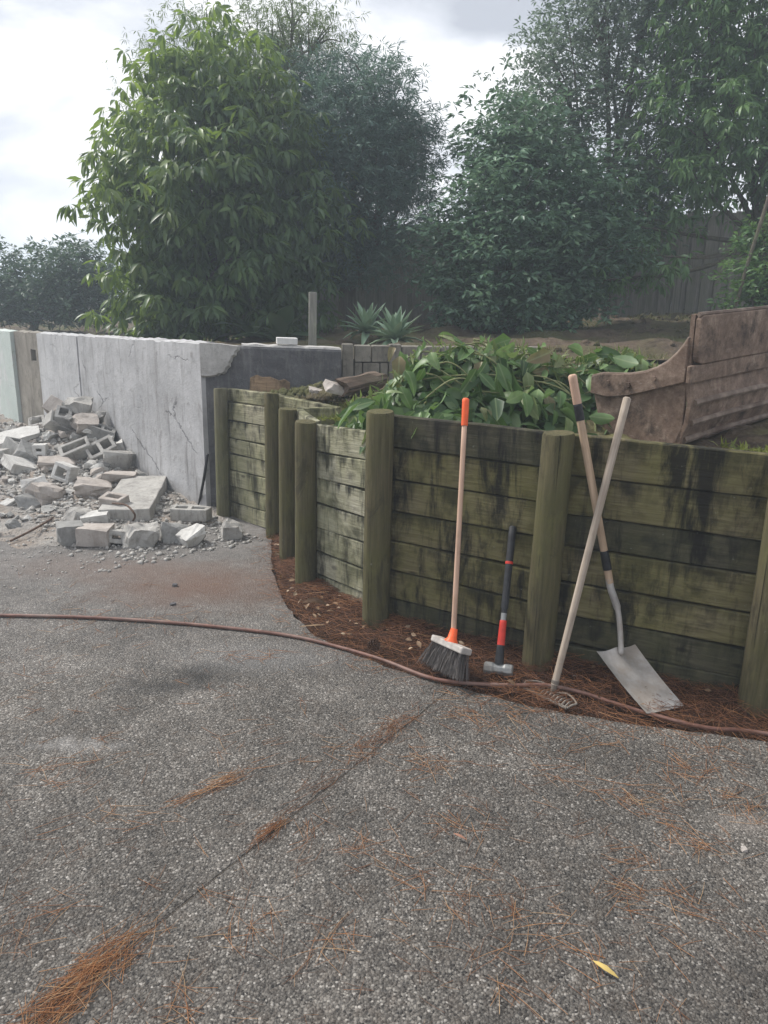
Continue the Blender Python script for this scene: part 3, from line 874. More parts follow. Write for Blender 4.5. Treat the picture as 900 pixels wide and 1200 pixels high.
hollow((-3.433, 6.729, 0.107), (.26, .17, .16), (1.4, 1.5, -.2), 'block', 'grey hollow block cut by the left picture edge', 35, .08, 2)
hollow((-2.715, 6.369, 0.082), (.22, .19, .17), (1.35, .25, -.25), 'block_white', 'pale squat block with one dark slot in mid heap', 36, .09, 1)
lump('concrete_chunk', (-2.843, 6.093, 0.058), (.24, .2, .15), (.4, -.2, .3), 'block_white', 'white wedge shaped concrete piece left of the slotted block', 'concrete chunk', 44, .15, 12, .2)
lump('concrete_chunk', (-2.683, 5.928, 0.047), (.3, .24, .16), (.2, .2, 1.1), 'block_tan', 'brown earthy concrete lump under the white wedge', 'concrete chunk', 45, .2, 14, .25)
hollow((-3.108, 7.260, 0.348), (.32, .18, .17), (.95, .5, .7), 'block', 'hollow block tipped on edge high against the white wall panel', 37, .10, 2)
lump('concrete_chunk', (-2.967, 7.374, 0.415), (.24, .2, .22), (.3, .2, .3), 'block', 'topmost concrete lump of the heap touching the wall', 'concrete chunk', 46, -.2, 14, .25)
lump('concrete_chunk', (-2.838, 7.188, 0.317), (.23, .2, .2), (.5, .1, .6), 'block_tan', 'round grey lump just below the topmost one', 'concrete chunk', 47, -.1, 14, .25)
hollow((-2.820, 6.885, 0.182), (.36, .18, .17), (.6, -.35, .4), 'block', 'block with triangular dark opening in the middle of the heap', 38, .08, 1, .2)
lump('concrete_slab', (-2.605, 6.732, 0.116), (.2, .14, .06), (.2, .35, .5), 'block_white', 'small bright white slab fragment in the middle of the heap', 'concrete slab', 48, -.3, 20, .1)
lump('concrete_slab', (-2.422, 6.798, 0.098), (.26, .08, .22), (.35, .1, .35), 'block', 'grey slab standing on edge at the right of the heap', 'concrete slab', 49, .1, 24, .08)
lump('brick_slab', (-2.259, 6.396, 0.055), (.28, .2, .09), (.08, .08, .15), 'block_tan', 'reddish brown slab lying on the back end of the long beam', 'concrete slab', 50, -.5, 24, .1)
hollow((-2.684, 7.179, 0.273), (.3, .18, .17), (.2, .35, .3), 'block_dark', 'dark hollow block behind the standing slab near the wall', 39, .10, 2)
hollow((-2.319, 6.960, 0.097), (.18, .16, .17), (.3, .2, .9), 'block_dark', 'small dark hollow block at the right end of the heap by the wall', 40, .09, 1)
lump('concrete_slab', (-2.594, 7.092, 0.210), (.05, .15, .2), (.1, .3, .2), 'block_white', 'thin white slab standing upright near the wall in the heap', 'concrete slab', 52, .2, 20, .08)
lump('concrete_slab', (-2.471, 7.101, 0.170), (.06, .14, .2), (.1, -.25, .3), 'block_white', 'second thin white upright slab, nearer the right end of the heap', 'concrete slab', 53, .2, 20, .08)
lump('concrete_chunk', (-2.383, 6.096, 0.053), (.3, .22, .16), (.1, .2, .3), 'block_tan', 'broad earthy concrete lump behind the block on the beam', 'concrete chunk', 54, .2, 16, .22)
lump('concrete_slab', (-2.930, 6.708, 0.138), (.34, .22, .07), (.25, .1, .35), 'block_tan', 'brown flat slab lying above the slotted block', 'concrete slab', 55, -.3, 22, .1)
lump('concrete_slab', (-2.492, 5.646, 0.030), (.24, .16, .05), (.1, -.1, .4), 'block_dark', 'dark thin slate like slab low in front of the heap', 'concrete slab', 56, .1, 20, .12)
lump('concrete_chunk', (-2.764, 5.757, 0.035), (.17, .15, .1), (.2, .1, 1.2), 'block_dark', 'dark flat stone left of the rod in front of the heap', 'concrete chunk', 57, .2, 14, .25)

# the rest of the heap
def fill():
    rs = random.Random(77)
    var = []
    mats = ['block', 'block', 'block_white', 'block_tan', 'block_dark']
    for k in range(20):
        d = (rs.uniform(.7, 1.2), rs.uniform(.6, 1), rs.uniform(.4, .8))
        var.append((chunk_mesh('concrete_chunk', d, 200 + k, MAT[mats[k % 5]], .22, 12), d))
    hv = [(hollow_mesh(.26, .17, .16, MAT[m], 2, 90 + i, .2), .16) for i, m in enumerate(('block', 'block_dark', 'block_tan'))]
    big = small = 0
    tone = ['grey', 'grey', 'pale whitish', 'tan', 'dark grey']
    def where(s, t):
        if s > 3.4: return 'at the far left end of the heap'
        if s > 1.6 and t < .55: return 'high on the heap against the wall'
        if t > .9: return 'out on the dust at the front of the heap'
        return 'in the middle of the heap' if s > 1.6 else 'round the long beam at the right of the heap'
    while big < 260:
        s = rs.gauss(2.5, 1.3); t = abs(rs.gauss(.15, .65)) + .08
        if s < .15 or s > 6.5 or t > 1.5: continue
        p = wall_st(s, t); sz = rs.uniform(.05, .135) * (1.1 if t < .6 else .85)
        vi = rs.randrange(20); me, d = var[vi]
        o = ob('concrete_chunk', me); o.scale = (sz,) * 3
        lay = rs.choice((0, 0, .06, .12)) * math.exp(-((s - 2.3) / .8) ** 2) * (t < .6)
        o.location = (p.x, p.y, mound_z(p.x, p.y) + sz * d[2] * .28 + lay); o.rotation_euler = (rs.uniform(-.7, .7), rs.uniform(-.7, .7), rs.uniform(0, 6.3))
        tag(o, 'loose %s broken concrete chunk %s' % (tone[vi % 5], where(s, t)), 'concrete chunk', 'loose concrete chunks of the rubble heap')
        big += 1
    while small < 280:
        s = rs.gauss(2.2, 1.5); t = abs(rs.gauss(.1, .8)) + .06
        if s < -.2 or s > 6 or t > 1.6: continue
        p = wall_st(s, t); sz = rs.uniform(.03, .07)
        if p.x > -1.0: continue
        vi = rs.randrange(20); me, d = var[vi]
        o = ob('concrete_fragment', me); o.scale = (sz,) * 3
        o.location = (p.x, p.y, max(0, mound_z(p.x, p.y)) + sz * d[2] * .3); o.rotation_euler = (rs.uniform(-.6, .6), rs.uniform(-.6, .6), rs.uniform(0, 6.3))
        tag(o, 'small %s concrete fragment %s' % (tone[vi % 5], where(s, t)), 'concrete fragment', 'small concrete fragments of the rubble heap')
        small += 1
    for k in range(8):
        s = rs.gauss(2.3, .6); t = abs(rs.gauss(.2, .4)) + .15
        if s < .9: s = 1.6
        p = wall_st(s, t); me, h = hv[k % 3]; o = ob('hollow_block', me)
        o.location = (p.x, p.y, mound(p.x, p.y) + .07 + .08 * rs.random() * (t < .6)); o.rotation_euler = (rs.uniform(-1.2, 1.2), rs.uniform(-.8, .8), rs.uniform(0, 6.3))
        tag(o, 'half buried %s broken hollow block %s' % (('grey', 'dark grey', 'tan')[k % 3], where(s, t)), 'concrete block', 'half buried hollow blocks')
    # crumbs and grit
    V = []; F = []
    base = np.array([(1, 0, -.5), (-.5, .87, -.5), (-.5, -.87, -.5), (.2, .1, .8), (-.6, .3, .3)]); bf = np.array([(0, 1, 3), (1, 4, 3), (4, 2, 3), (2, 0, 3), (1, 2, 4), (0, 2, 1)])
    n = 0
    while n < 16000:
        s = rs.gauss(1.7, 1.9); t = abs(rs.gauss(0, .85)) + .03
        if s < -.9 or s > 7 or t > 2.1: continue
        p = wall_st(s, t)
        if p.x > -.72: continue
        sz = (.004 + .03 * rs.random() ** 3.2) * (1 if t < 1.2 else .55)
        a = rs.uniform(0, 6.28); ca, sa = math.cos(a), math.sin(a)
        q = base * np.array([rs.uniform(.7, 1.4), rs.uniform(.6, 1), rs.uniform(.3, .7)]) * sz
        q = np.stack([q[:, 0] * ca - q[:, 1] * sa, q[:, 0] * sa + q[:, 1] * ca, q[:, 2]], 1) + np.array([p.x, p.y, max(0, mound_z(p.x, p.y)) + sz * .25])
        F.append(bf + len(V) * 5); V.append(q); n += 1
    o = ob('rubble_grit', fast('rubble_grit', np.concatenate(V), np.concatenate(F), MAT['block']))
    tag(o, 'scattered concrete crumbs and grit in front of the wall', 'rubble', kind='stuff')
fill()

# ------------------------------------------------------------------ metal, tools
MAT['rust'] = plain('rusty_rod', (.11, .07, .05), .8, .3, .5, 40)
MAT['steel'] = None
def m_steel(name, a, b, rustc=(.2, .12, .07), rust=.35, metal=.6, rough=.5, sc=14):
    t = T(name, rough, .5); o = t.obj()
    n = t.noise(o, sc, 6, .65); n2 = t.noise(o, sc * .35, 5, .65)
    c = t.ramp(n, [(.3, a), (.7, b)])
    c = t.mix(t.math('MULTIPLY', t.ramp(n2, [(.45, 0.0), (.65, 1.0)]), rust), c, rustc)
    return t.done(c, t.bump(n, .25, .004), t.ramp(n2, [(.4, rough), (.7, .85)]), metal)
MAT['steel'] = m_steel('scuffed_steel', (.3, .29, .28), (.52, .5, .48), (.3, .24, .18), .55, .35, .5)
MAT['hammer'] = m_steel('hammer_head_steel', (.2, .205, .205), (.38, .385, .375), (.16, .13, .1), .45, .5, .5, 26)
MAT['rake'] = m_steel('rake_steel', (.15, .135, .115), (.3, .27, .235), (.14, .08, .05), .7, .3, .65, 30)
def m_handle(name, light, dark):
    t = T(name, .7, .25); o = t.obj(2)
    g = t.noise(t.scale(o, (60, 60, 2.2)), 1.6, 6, .6, .4); n = t.noise(o, 5, 5, .6)
    c = t.mix(t.ramp(g, [(.3, 0.0), (.7, 1.0)]), dark, light)
    c = t.mix(t.math('MULTIPLY', t.ramp(n, [(.5, 0.0), (.72, 1.0)]), .5), c, tuple(a * .55 for a in dark))
    return t.done(c, t.bump(g, .3, .002))
MAT['handle'] = m_handle('worn_ash_handle', (.56, .42, .3), (.36, .25, .165))
MAT['handle_grey'] = m_handle('grey_weathered_handle', (.46, .39, .32), (.28, .225, .175))
MAT['handle_red'] = m_handle('pinkish_pine_handle', (.58, .40, .3), (.42, .27, .19))
MAT['orange'] = plain('orange_plastic', (.78, .12, .035), .45, 0, .12, 30, .05)
MAT['tape'] = plain('black_tape', (.018, .018, .02), .45, 0, .4, 60, .3)
MAT['rubber'] = plain('black_rubber_grip', (.028, .029, .032), .6, 0, .35, 40, .2)
MAT['redlab'] = plain('red_sleeve', (.55, .045, .03), .5, 0, .15, 30, .05)
MAT['bristle'] = plain('dark_bristle', (.09, .08, .075), .6, 0, .5, 30, .0)
MAT['ply'] = m_timber('stained_raw_timber', (.4, .28, .17), (.17, .11, .065), (.16, .11, .07), .4, .7, 1.2, .8)
MAT['whiteblock'] = m_concrete('white_brick', (.55, .54, .52), (.72, .71, .69), (.3, .28, .26), .3, 7)
MAT['hose'] = None
def m_hose():
    t = T('brown_red_hose', .55, .35); o = t.pos(); n = t.noise(o, 22, 5); n2 = t.noise(o, 3, 4)
    c = t.ramp(n, [(.3, (.1, .046, .034)), (.7, (.2, .1, .075))])
    c = t.mix(t.math('MULTIPLY', t.ramp(n2, [(.45, 0.0), (.65, 1.0)]), .5), c, (.28, .22, .19))
    return t.done(c, t.bump(n, .1, .002))
MAT['hose'] = m_hose()

def smooth_path(P, n):
    """Catmull-Rom through points"""
    P = [Vector(p) for p in P]; out = []
    for i in range(len(P) - 1):
        p0 = P[max(i - 1, 0)]; p1 = P[i]; p2 = P[i + 1]; p3 = P[min(i + 2, len(P) - 1)]
        for k in range(n):
            t = k / n
            out.append(.5 * ((2 * p1) + (p2 - p0) * t + (2 * p0 - 5 * p1 + 4 * p2 - p3) * t * t + (3 * p1 - p0 - 3 * p2 + p3) * t ** 3))
    out.append(P[-1]); return out

m = MB()
m.tube(smooth_path([(-4.2, 3.70, .009), (-2.270, 3.723, 0.011), (-2.002, 3.726, 0.011), (-1.599, 3.725, 0.011), (-1.186, 3.691, 0.011), (-0.819, 3.634, 0.011), (-0.458, 3.548, 0.011), (-0.194, 3.422, 0.012), (0.015, 3.288, 0.015), (0.208, 3.134, 0.016), (0.356, 3.081, 0.018), (0.578, 3.048, 0.028), (0.726, 3.042, 0.035), (0.865, 2.996, 0.030), (0.993, 2.924, 0.020), (1.144, 2.834, 0.016), (1.322, 2.752, 0.014), (1.546, 2.717, 0.014), (2.3, 2.48, .012), (3.4, 2.0, .012)], 10), .0088, 10)
tag(ob('garden_hose', m.mesh('garden_hose', MAT['hose'], True)), 'long brownish red hose snaking across the driveway along the needle bed', 'hose')

def rod(name, pts, r, mat, label, cat):
    m = MB(); m.tube(smooth_path(pts, 8), r, 7)
    return tag(ob(name, m.mesh(name, mat, True)), label, cat)
rod('steel_rod', [(-2.526, 4.944, 0.020), (-2.444, 5.131, 0.050), (-2.464, 5.607, 0.028), (-2.425, 5.949, 0.047)], .008, MAT['rust'], 'long thin steel rod lying aslant in front of the rubble', 'steel rod')
rod('reinforcing_wire', [(-2.461, 5.901, 0.045), (-2.347, 5.961, 0.046), (-2.218, 5.847, 0.036)], .007, MAT['rust'], 'short bent wire curling over the rubble left of the tan block', 'wire')
rod('reinforcing_wire', [(-1.944, 5.305, 0.200), (-1.783, 5.121, 0.240), (-1.698, 5.030, 0.200), (-1.743, 5.122, 0.130)], .007, MAT['rust'], 'hooked wire sticking up over the long beam', 'wire')
rod('reinforcing_wire', [(-2.315, 6.657, 0.069), (-2.370, 6.924, 0.103), (-2.364, 7.000, 0.200)], .005, MAT['broken'], 'thin pale wire standing up from the standing slab', 'wire')
rod('iron_bar', [(-1.492, 5.966, 0.020), (-1.396, 5.780, 0.290), (-1.374, 5.830, 0.469)], .011, MAT['tape'], 'thin black iron bar leaning in the corner of the concrete wall', 'iron bar')

def frame_to(o, a, b):
    """place o so that its local z runs from a to b"""
    a = Vector(a); b = Vector(b)
    o.location = a; o.rotation_mode = 'QUATERNION'; o.rotation_quaternion = (b - a).to_track_quat('Z', 'Y')
def attach(o, parent):
    o.parent = parent; o.matrix_parent_inverse = Matrix.Translation(parent.location).inverted()
def attach2(o, part):
    o.parent = part; o.matrix_parent_inverse = part.matrix_basis.inverted()
def stick(name, a, b, r0, r1, mat, parent, n=14, seg=8, bend=0):
    L = (Vector(b) - Vector(a)).length; m = MB()
    pts = [(bend * math.sin(math.pi * k / seg), 0, L * k / seg) for k in range(seg + 1)]
    rr = [r0 + (r1 - r0) * k / seg for k in range(seg + 1)]
    m.tube(pts + [(0, 0, L + r1 * .35)], rr + [r1 * .6], n)
    o = ob(name, autosmooth(m.mesh(name, mat), 50)); frame_to(o, a, b); attach(o, parent); return o

MAT['broomblock'] = plain('dusty_broom_block', (.42, .39, .36), .8, 0, .35, 25)
# broom
def broom():
    t = empty('broom', (0.347, 3.179, 0.000)); tag(t, 'yard broom with pinkish wooden handle and orange tip leaning on the boards', 'broom')
    lo = Vector((0.327, 3.220, 0.158)); hi = Vector((0.365, 3.540, 1.213))
    hd = stick('handle', lo, lo + (hi - lo) * .90, .0125, .012, MAT['handle_red'], t)
    attach2(stick('hand_grip', lo + (hi - lo) * .89, hi, .0155, .0165, MAT['orange'], t), hd)
    d = (hi - lo).normalized()
    a = Vector((0.255, 3.300, 0.128)); b = Vector((0.378, 3.100, 0.158))
    ax = (b - a).normalized(); az = (d - ax * d.dot(ax)).normalized()
    az = (az + Vector((.25, .0, 0))).normalized(); az = (az - ax * az.dot(ax)).normalized(); ay = az.cross(ax)
    M3 = Matrix((ax, ay, az)).transposed()
    c = (a + b) / 2
    m = MB(); m.box((0, 0, 0), ((b - a).length, .062, .03)); hb = o = ob('head_block', bevel(m.mesh('head_block', MAT['broomblock']), .006, 2))
    o.matrix_world = Matrix.Translation(c) @ M3.to_4x4(); attach(o, t)
    m = MB(); m.tube([(0, 0, .014), (0, 0, .03), (-.004, 0, .075)], [.034, .022, .016], 14); o = ob('socket', autosmooth(m.mesh('socket', MAT['orange']), 50))
    o.matrix_world = Matrix.Translation(c + ax * -.005) @ M3.to_4x4(); attach2(o, hb)
    rs = random.Random(4); V = []; F = []; L = (b - a).length
    for i in range(20):
        for j in range(5):
            x = (i / 19 - .5) * (L - .02); y = (j / 4 - .5) * .046
            for k in range(9):
                tx = x * rs.uniform(1.12, 1.3) + rs.gauss(.012, .008); ty = y * 1.7 - .012 + rs.gauss(0, .008); ln = rs.uniform(.098, .118)
                p0 = Vector((x + rs.gauss(0, .0018), y + rs.gauss(0, .0018), -.013)); p2 = Vector((tx, ty, -.013 - ln)); p1 = (p0 + p2) / 2 + Vector((-.004, 0, 0))
                w = Vector((rs.uniform(-1, 1), rs.uniform(-1, 1), 0)).normalized() * .0011
                bb = len(V); V += [p0 - w, p0 + w, p1 + w, p1 - w, p2 + w * .7, p2 - w * .7]; F += [(bb, bb + 1, bb + 2, bb + 3), (bb + 3, bb + 2, bb + 4, bb + 5)]
    o = ob('bristles', fast('bristles', V, F, MAT['bristle'])); o.matrix_world = Matrix.Translation(c) @ M3.to_4x4(); attach2(o, hb); o['kind'] = 'stuff'
broom()

# sledge hammer standing on its head
def hammer():
    t = empty('sledge_hammer', (0.533, 3.146, 0.000)); tag(t, 'sledge hammer standing on its steel head with black handle and red sleeve', 'sledge hammer')
    h = Vector((0.533, 3.146, 0.000)) + Vector((0, .02, .045)); ax = Vector((.97, -.24, .0)).normalized()
    m = MB(); L = .066
    prof = [(-L, .0225), (-L + .006, .029), (-L * .45, .0295), (-L * .3, .025), (L * .3, .025), (L * .45, .0295), (L - .006, .029), (L, .0225)]
    m.tube([(0, 0, x) for x, _ in prof], [r for _, r in prof], 8); o = ob('head', bevel(m.mesh('head', MAT['hammer']), .002)); frame_to(o, h, h + ax); attach(o, t)
    top = Vector((0.602, 3.435, 0.636))
    f = lambda k: h + (top - h) * k
    hd = stick('handle', f(.02), f(.99), .013, .0135, MAT['rubber'], t)
    attach2(stick('neck_guard', f(.035), f(.165), .021, .018, MAT['rubber'], t), hd)
    attach2(stick('red_sleeve', f(.165), f(.335), .0175, .016, MAT['redlab'], t), hd)
    attach2(stick('shaft', f(.335), f(.42), .0135, .013, MAT['hammer'], t), hd)
    attach2(stick('grip', f(.42), f(1.0), .0165, .0175, MAT['rubber'], t), hd)
    attach2(stick('red_band', f(.735), f(.752), .0185, .0185, MAT['redlab'], t), hd)
hammer()

# garden rake, head on the ground
def rake():
    t = empty('garden_rake', (0.780, 3.109, 0.000)); tag(t, 'garden rake with grey wooden handle leaning to the right, steel head on the needles', 'rake')
    lo = Vector((0.760, 3.032, 0.045)); hi = Vector((1.009, 3.235, 1.269))
    stick('handle', lo, hi, .0155, .0165, MAT['handle_grey'], t)
    d = (hi - lo).normalized()
    stick('ferrule', lo - d * .05, lo + d * .02, .010, .0172, MAT['rake'], t)
    a = Vector((0.631, 3.050, 0.016)); b = Vector((0.781, 2.881, 0.016)); ax = (b - a).normalized()
    m = MB(); m.tube([a, (a + b) / 2, b], .0065, 6); hbar = o = ob('head_bar', m.mesh('head_bar', MAT['rake'])); attach(o, t)
    c = (a + b) / 2; up = Vector((ax.y, -ax.x, 0)); up = up if up.y > 0 else -up
    n = 12
    for k in range(n):
        p = a + (b - a) * ((k + .5) / n)
        m = MB(); m.tube([p, p + up * .03 + Vector((0, 0, .012)), p + up * .062 + Vector((0, 0, .006))], [.0052, .0046, .0022], 5)
        attach2(ob('tine', m.mesh('tine', MAT['rake'])), hbar)
    s = lo - d * .04
    for e in (a, b):
        q = e + up * .05 + Vector((0, 0, .012)) + (e - c).normalized() * .012
        m = MB(); m.tube(smooth_path([e, e + (e - c).normalized() * .012 + up * .02 + Vector((0, 0, .012)), q, (q + s) / 2 + up * .02 + Vector((0, 0, .012)), s], 6), .0045, 6)
        attach2(ob('bow', m.mesh('bow', MAT['rake'], True)), hbar)
rake()

# square mouth shovel
def shovel():
    t = empty('square_shovel', (1.198, 2.904, 0.000)); tag(t, 'square mouthed steel shovel with taped wooden handle, blade resting on the needles', 'shovel')
    bl = Vector((1.098, 2.835, 0.022)); br = Vector((1.278, 2.904, 0.022)); tl = Vector((0.927, 3.050, 0.187)); tr = Vector((1.132, 3.170, 0.167))
    V = []; n = 14
    nr = (br - bl).cross(tl - bl).normalized()
    if nr.y > 0: nr = -nr
    for lay in (0, 1):
        for j in range(n + 1):
            v = j / n
            for i in range(n + 1):
                u = i / n
                p = (bl * (1 - u) + br * u) * (1 - v) + (tl * (1 - u) + tr * u) * v
                e = abs(2 * u - 1)
                p = p + nr * (.020 * e ** 4 * (.35 + .65 * v) - .012 * math.sin(math.pi * v) * .6)
                if v > .9: p = p - nr * 0 + nr * .012 * ((v - .9) / .1) * (1 - e)
                c = math.exp(-((u - .5) / .1) ** 2) * max(0, (v - .45) / .55)
                p = p + nr * .014 * c - nr * .0022 * lay
                V.append(p)
    F = []; q = (n + 1) ** 2
    for j in range(n):
        for i in range(n):
            a = j * (n + 1) + i; F.append((a, a + 1, a + n + 2, a + n + 1)); F.append((q + a, q + a + n + 1, q + a + n + 2, q + a + 1))
    rim = [i for i in range(n + 1)] + [(j * (n + 1) + n) for j in range(1, n + 1)] + [n * (n + 1) + i for i in range(n - 1, -1, -1)] + [j * (n + 1) for j in range(n - 1, 0, -1)]
    for k in range(len(rim)): a, b = rim[k], rim[(k + 1) % len(rim)]; F.append((a, a + q, b + q, b))
    attach(ob('blade', autosmooth(pyd('blade', V, F, MAT['steel']), 50)), t)
    root = (tl + tr) / 2 + (bl + br - tl - tr) * .5 * .12 + nr * .012
    k1 = Vector((1.042, 3.160, 0.346)); k2 = Vector((1.008, 3.180, 0.438)); hi = Vector((0.782, 3.275, 1.352))
    d = (hi - k2).normalized()
    m = MB(); m.tube(smooth_path([root, (root + k1) / 2 + Vector((.003, 0, 0)), k1, k2, k2 + d * .05], 6), [.006] + [.0125] * 12 + [.0165] * 12, 12); attach(ob('socket', autosmooth(m.mesh('socket', MAT['steel']), 60)), t)
    L = (hi - k2).length; f = lambda x: k2 + d * L * x
    hd = stick('handle', f(.03), hi, .0165, .0175, MAT['handle'], t)
    attach2(stick('tape', f(.095), f(.185), .0195, .0188, MAT['tape'], t), hd)
    attach2(stick('tape', f(.80), f(.875), .0188, .0188, MAT['tape'], t), hd)
    attach2(stick('upper_handle', f(.875), hi + d * .002, .0185, .0188, MAT['handle_red'], t), hd)
shovel()

# ------------------------------------------------------------------ excavator bucket
def m_bucket():
    t = T('rusty_bucket_steel', .75, .35); o = t.obj()
    n = t.noise(o, 9, 10, .8, .15); n2 = t.noise(o, 34, 8, .8); n3 = t.noise(o, 5, 8, .75)
    sc = t.noise(t.scale(o, (1, 2, 7), rot=(0, .35, .2)), 6, 9, .8)
    c = t.ramp(n, [(.32, (.08, .052, .038)), (.46, (.17, .116, .086)), (.56, (.25, .18, .138)), (.68, (.38, .3, .24))])
    c = t.mix(t.math('MULTIPLY', t.ramp(n2, [(.55, 0.0), (.72, 1.0)]), .6), c, (.06, .036, .03))
    c = t.mix(t.math('MULTIPLY', t.ramp(sc, [(.57, 0.0), (.66, 1.0)]), .55), c, (.34, .28, .235))
    c = t.mix(t.math('MULTIPLY', t.ramp(n3, [(.52, 0.0), (.66, 1.0)]), .85), c, (.03, .022, .018))
    return t.done(c, t.bump(t.math('ADD', n2, n), .4, .01), t.ramp(n, [(.3, .6), (.7, .9)]), .25)
MAT['bucket'] = m_bucket()
MAT['bucket_worn'] = m_steel('worn_bucket_edge', (.13, .092, .07), (.3, .235, .19), (.09, .056, .04), .8, .3, .7, 12)
def bucket():
    O = Vector((1.475, 3.80, .95))
    wd = Vector((.74, .67, .05)).normalized(); bd = Vector((-.67, .74, 0)); bd = (bd - wd * bd.dot(wd)).normalized(); ud = wd.cross(bd)
    if ud.z < 0: ud = -ud
    t = empty('digger_bucket', O); tag(t, 'rusty brown steel digger bucket sitting behind the timber wall at the right', 'digger bucket')
    M = Matrix((wd, bd, ud)).transposed().to_4x4(); M.translation = O
    def part(name, me):
        o = ob(name, me); o.matrix_world = M; attach(o, t); return o
    Wd = 1.35
    # side profile in (b = back from the near corner, u = up); mouth opens to the back left
    side = [(.0, .0), (.0, .38), (.0, .55), (.02, .515), (.05, .475), (.095, .43), (.15, .395), (.22, .368), (.30, .352), (.38, .346), (.455, .342), (.52, .325), (.52, .25), (.49, .14), (.45, .03), (.41, -.06), (.2, -.075), (.08, -.05)]
    def plate(name, poly, w0, w1):
        n = len(poly); V = [(w0, b, u) for b, u in poly] + [(w1, b, u) for b, u in poly]
        F = [list(range(n)), list(range(2 * n - 1, n - 1, -1))] + [[i, i + n, (i + 1) % n + n, (i + 1) % n] for i in range(n)]
        me = pyd(name, V, F, MAT['bucket']); bm = bmesh.new(); bm.from_mesh(me); bmesh.ops.recalc_face_normals(bm, faces=bm.faces); bm.to_mesh(me); bm.free()
        return bevel(me, .004, 2, 35)
    sp = part('side_plate', plate('side_plate', side, 0, .025)); part('side_plate', plate('side_plate', side, Wd - .025, Wd))
    # doubled edge strip along the mouth of the near side
    strip_ = [(.0, .34), (.0, .55), (.02, .518), (.05, .478), (.095, .433), (.15, .398), (.22, .371), (.30, .355), (.38, .349), (.455, .345), (.525, .327), (.525, .235), (.42, .225), (.30, .245), (.17, .285)]
    attach2(part('side_cutter', plate('side_cutter', [(b, u) for b, u in strip_], -.022, -.002)), sp)
    # curved shell
    prof = [(-.012, .66), (-.012, .36), (-.035, .235), (-.028, .135), (.008, .04), (.09, -.045), (.24, -.08), (.44, -.06), (.47, .02)]
    V = []; n = len(prof); nw = 14
    for k in range(nw + 1):
        w = Wd * k / nw
        for b, u in prof: V.append((w, b + .003 * mnoise.noise(Vector((w * 5, u * 6, 0))), u))
    for k in range(nw + 1):
        w = Wd * k / nw
        for b, u in prof: V.append((w, b + .022, u + (.012 if u < 0 else 0)))
    F = []; q = (nw + 1) * n
    for k in range(nw):
        for i in range(n - 1):
            a = k * n + i; F.append((a, a + 1, a + n + 1, a + n)); F.append((q + a, q + a + n, q + a + n + 1, q + a + 1))
    for k in range(nw):
        for i in (0, n - 1): a = k * n + i; F.append((a, a + n, a + n + q, a + q))
    for i in range(n - 1):
        for k in (0, nw): a = k * n + i; F.append((a, a + 1, a + 1 + q, a + q))
    me = pyd('shell', V, F, MAT['bucket']); bm = bmesh.new(); bm.from_mesh(me); bmesh.ops.recalc_face_normals(bm, faces=bm.faces); bm.to_mesh(me); bm.free()
    sh = part('shell', autosmooth(me, 8))
    # heavy lip plate with rounded lower corner, and a ledge under it
    lip = []
    for (w, u) in ((.0, .64), (.018, .655), (Wd - .02, .655), (Wd, .64), (Wd, .45), (Wd - .03, .425), (.045, .425), (.015, .435), (.0, .46)): lip.append((w, u))
    n = len(lip); V = [(w, -.016, u) for w, u in lip] + [(w, -.046, u) for w, u in lip]
    F = [list(range(n)), list(range(2 * n - 1, n - 1, -1))] + [[i, i + n, (i + 1) % n + n, (i + 1) % n] for i in range(n)]
    me = pyd('lip_plate', V, F, MAT['bucket']); bm = bmesh.new(); bm.from_mesh(me); bmesh.ops.recalc_face_normals(bm, faces=bm.faces); bm.to_mesh(me); bm.free()
    lp = part('lip_plate', bevel(me, .005, 2, 40))
    m = MB(); m.tube([(.0, -.03, .66), (Wd, -.03, .66)], .012, 6); attach2(part('lip_edge', m.mesh('lip_edge', MAT['bucket_worn'])), lp)
    m = MB(); m.tube([(-.012, b, u + .004) for b, u in side[2:12]], .0075, 6); attach2(part('mouth_edge', m.mesh('mouth_edge', MAT['bucket_worn'])), sp)
    for bb, uu in ((.42, .30), (.30, .30), (.16, .345)):
        m = MB(); m.tube([(-.022, bb, uu), (-.034, bb, uu)], .014, 6); attach2(part('bolt_head', m.mesh('bolt_head', MAT['bucket'])), sp)
    m = MB(); m.box((Wd / 2 - .02, -.028, .38), (Wd + .05, .022, .085)); part('ledge', bevel(m.mesh('ledge', MAT['bucket']), .005, 2))
    for b, u, r in ((-.034, .235, .018), (-.026, .135, .018), (.006, .045, .02)):
        m = MB(); m.tube([(.03, b, u), (Wd * .3, b - .003, u + .004), (Wd * .7, b, u - .002), (Wd - .03, b, u)], r, 8, True, 1); attach2(part('wear_rib', autosmooth(m.mesh('wear_rib', MAT['bucket_worn']), 30)), sh)
    m = MB(); m.tube([(.5, .1, .52), (.95, .1, .52)], .035, 12); part('pivot_tube', autosmooth(m.mesh('pivot_tube', MAT['bucket']), 50))
bucket()

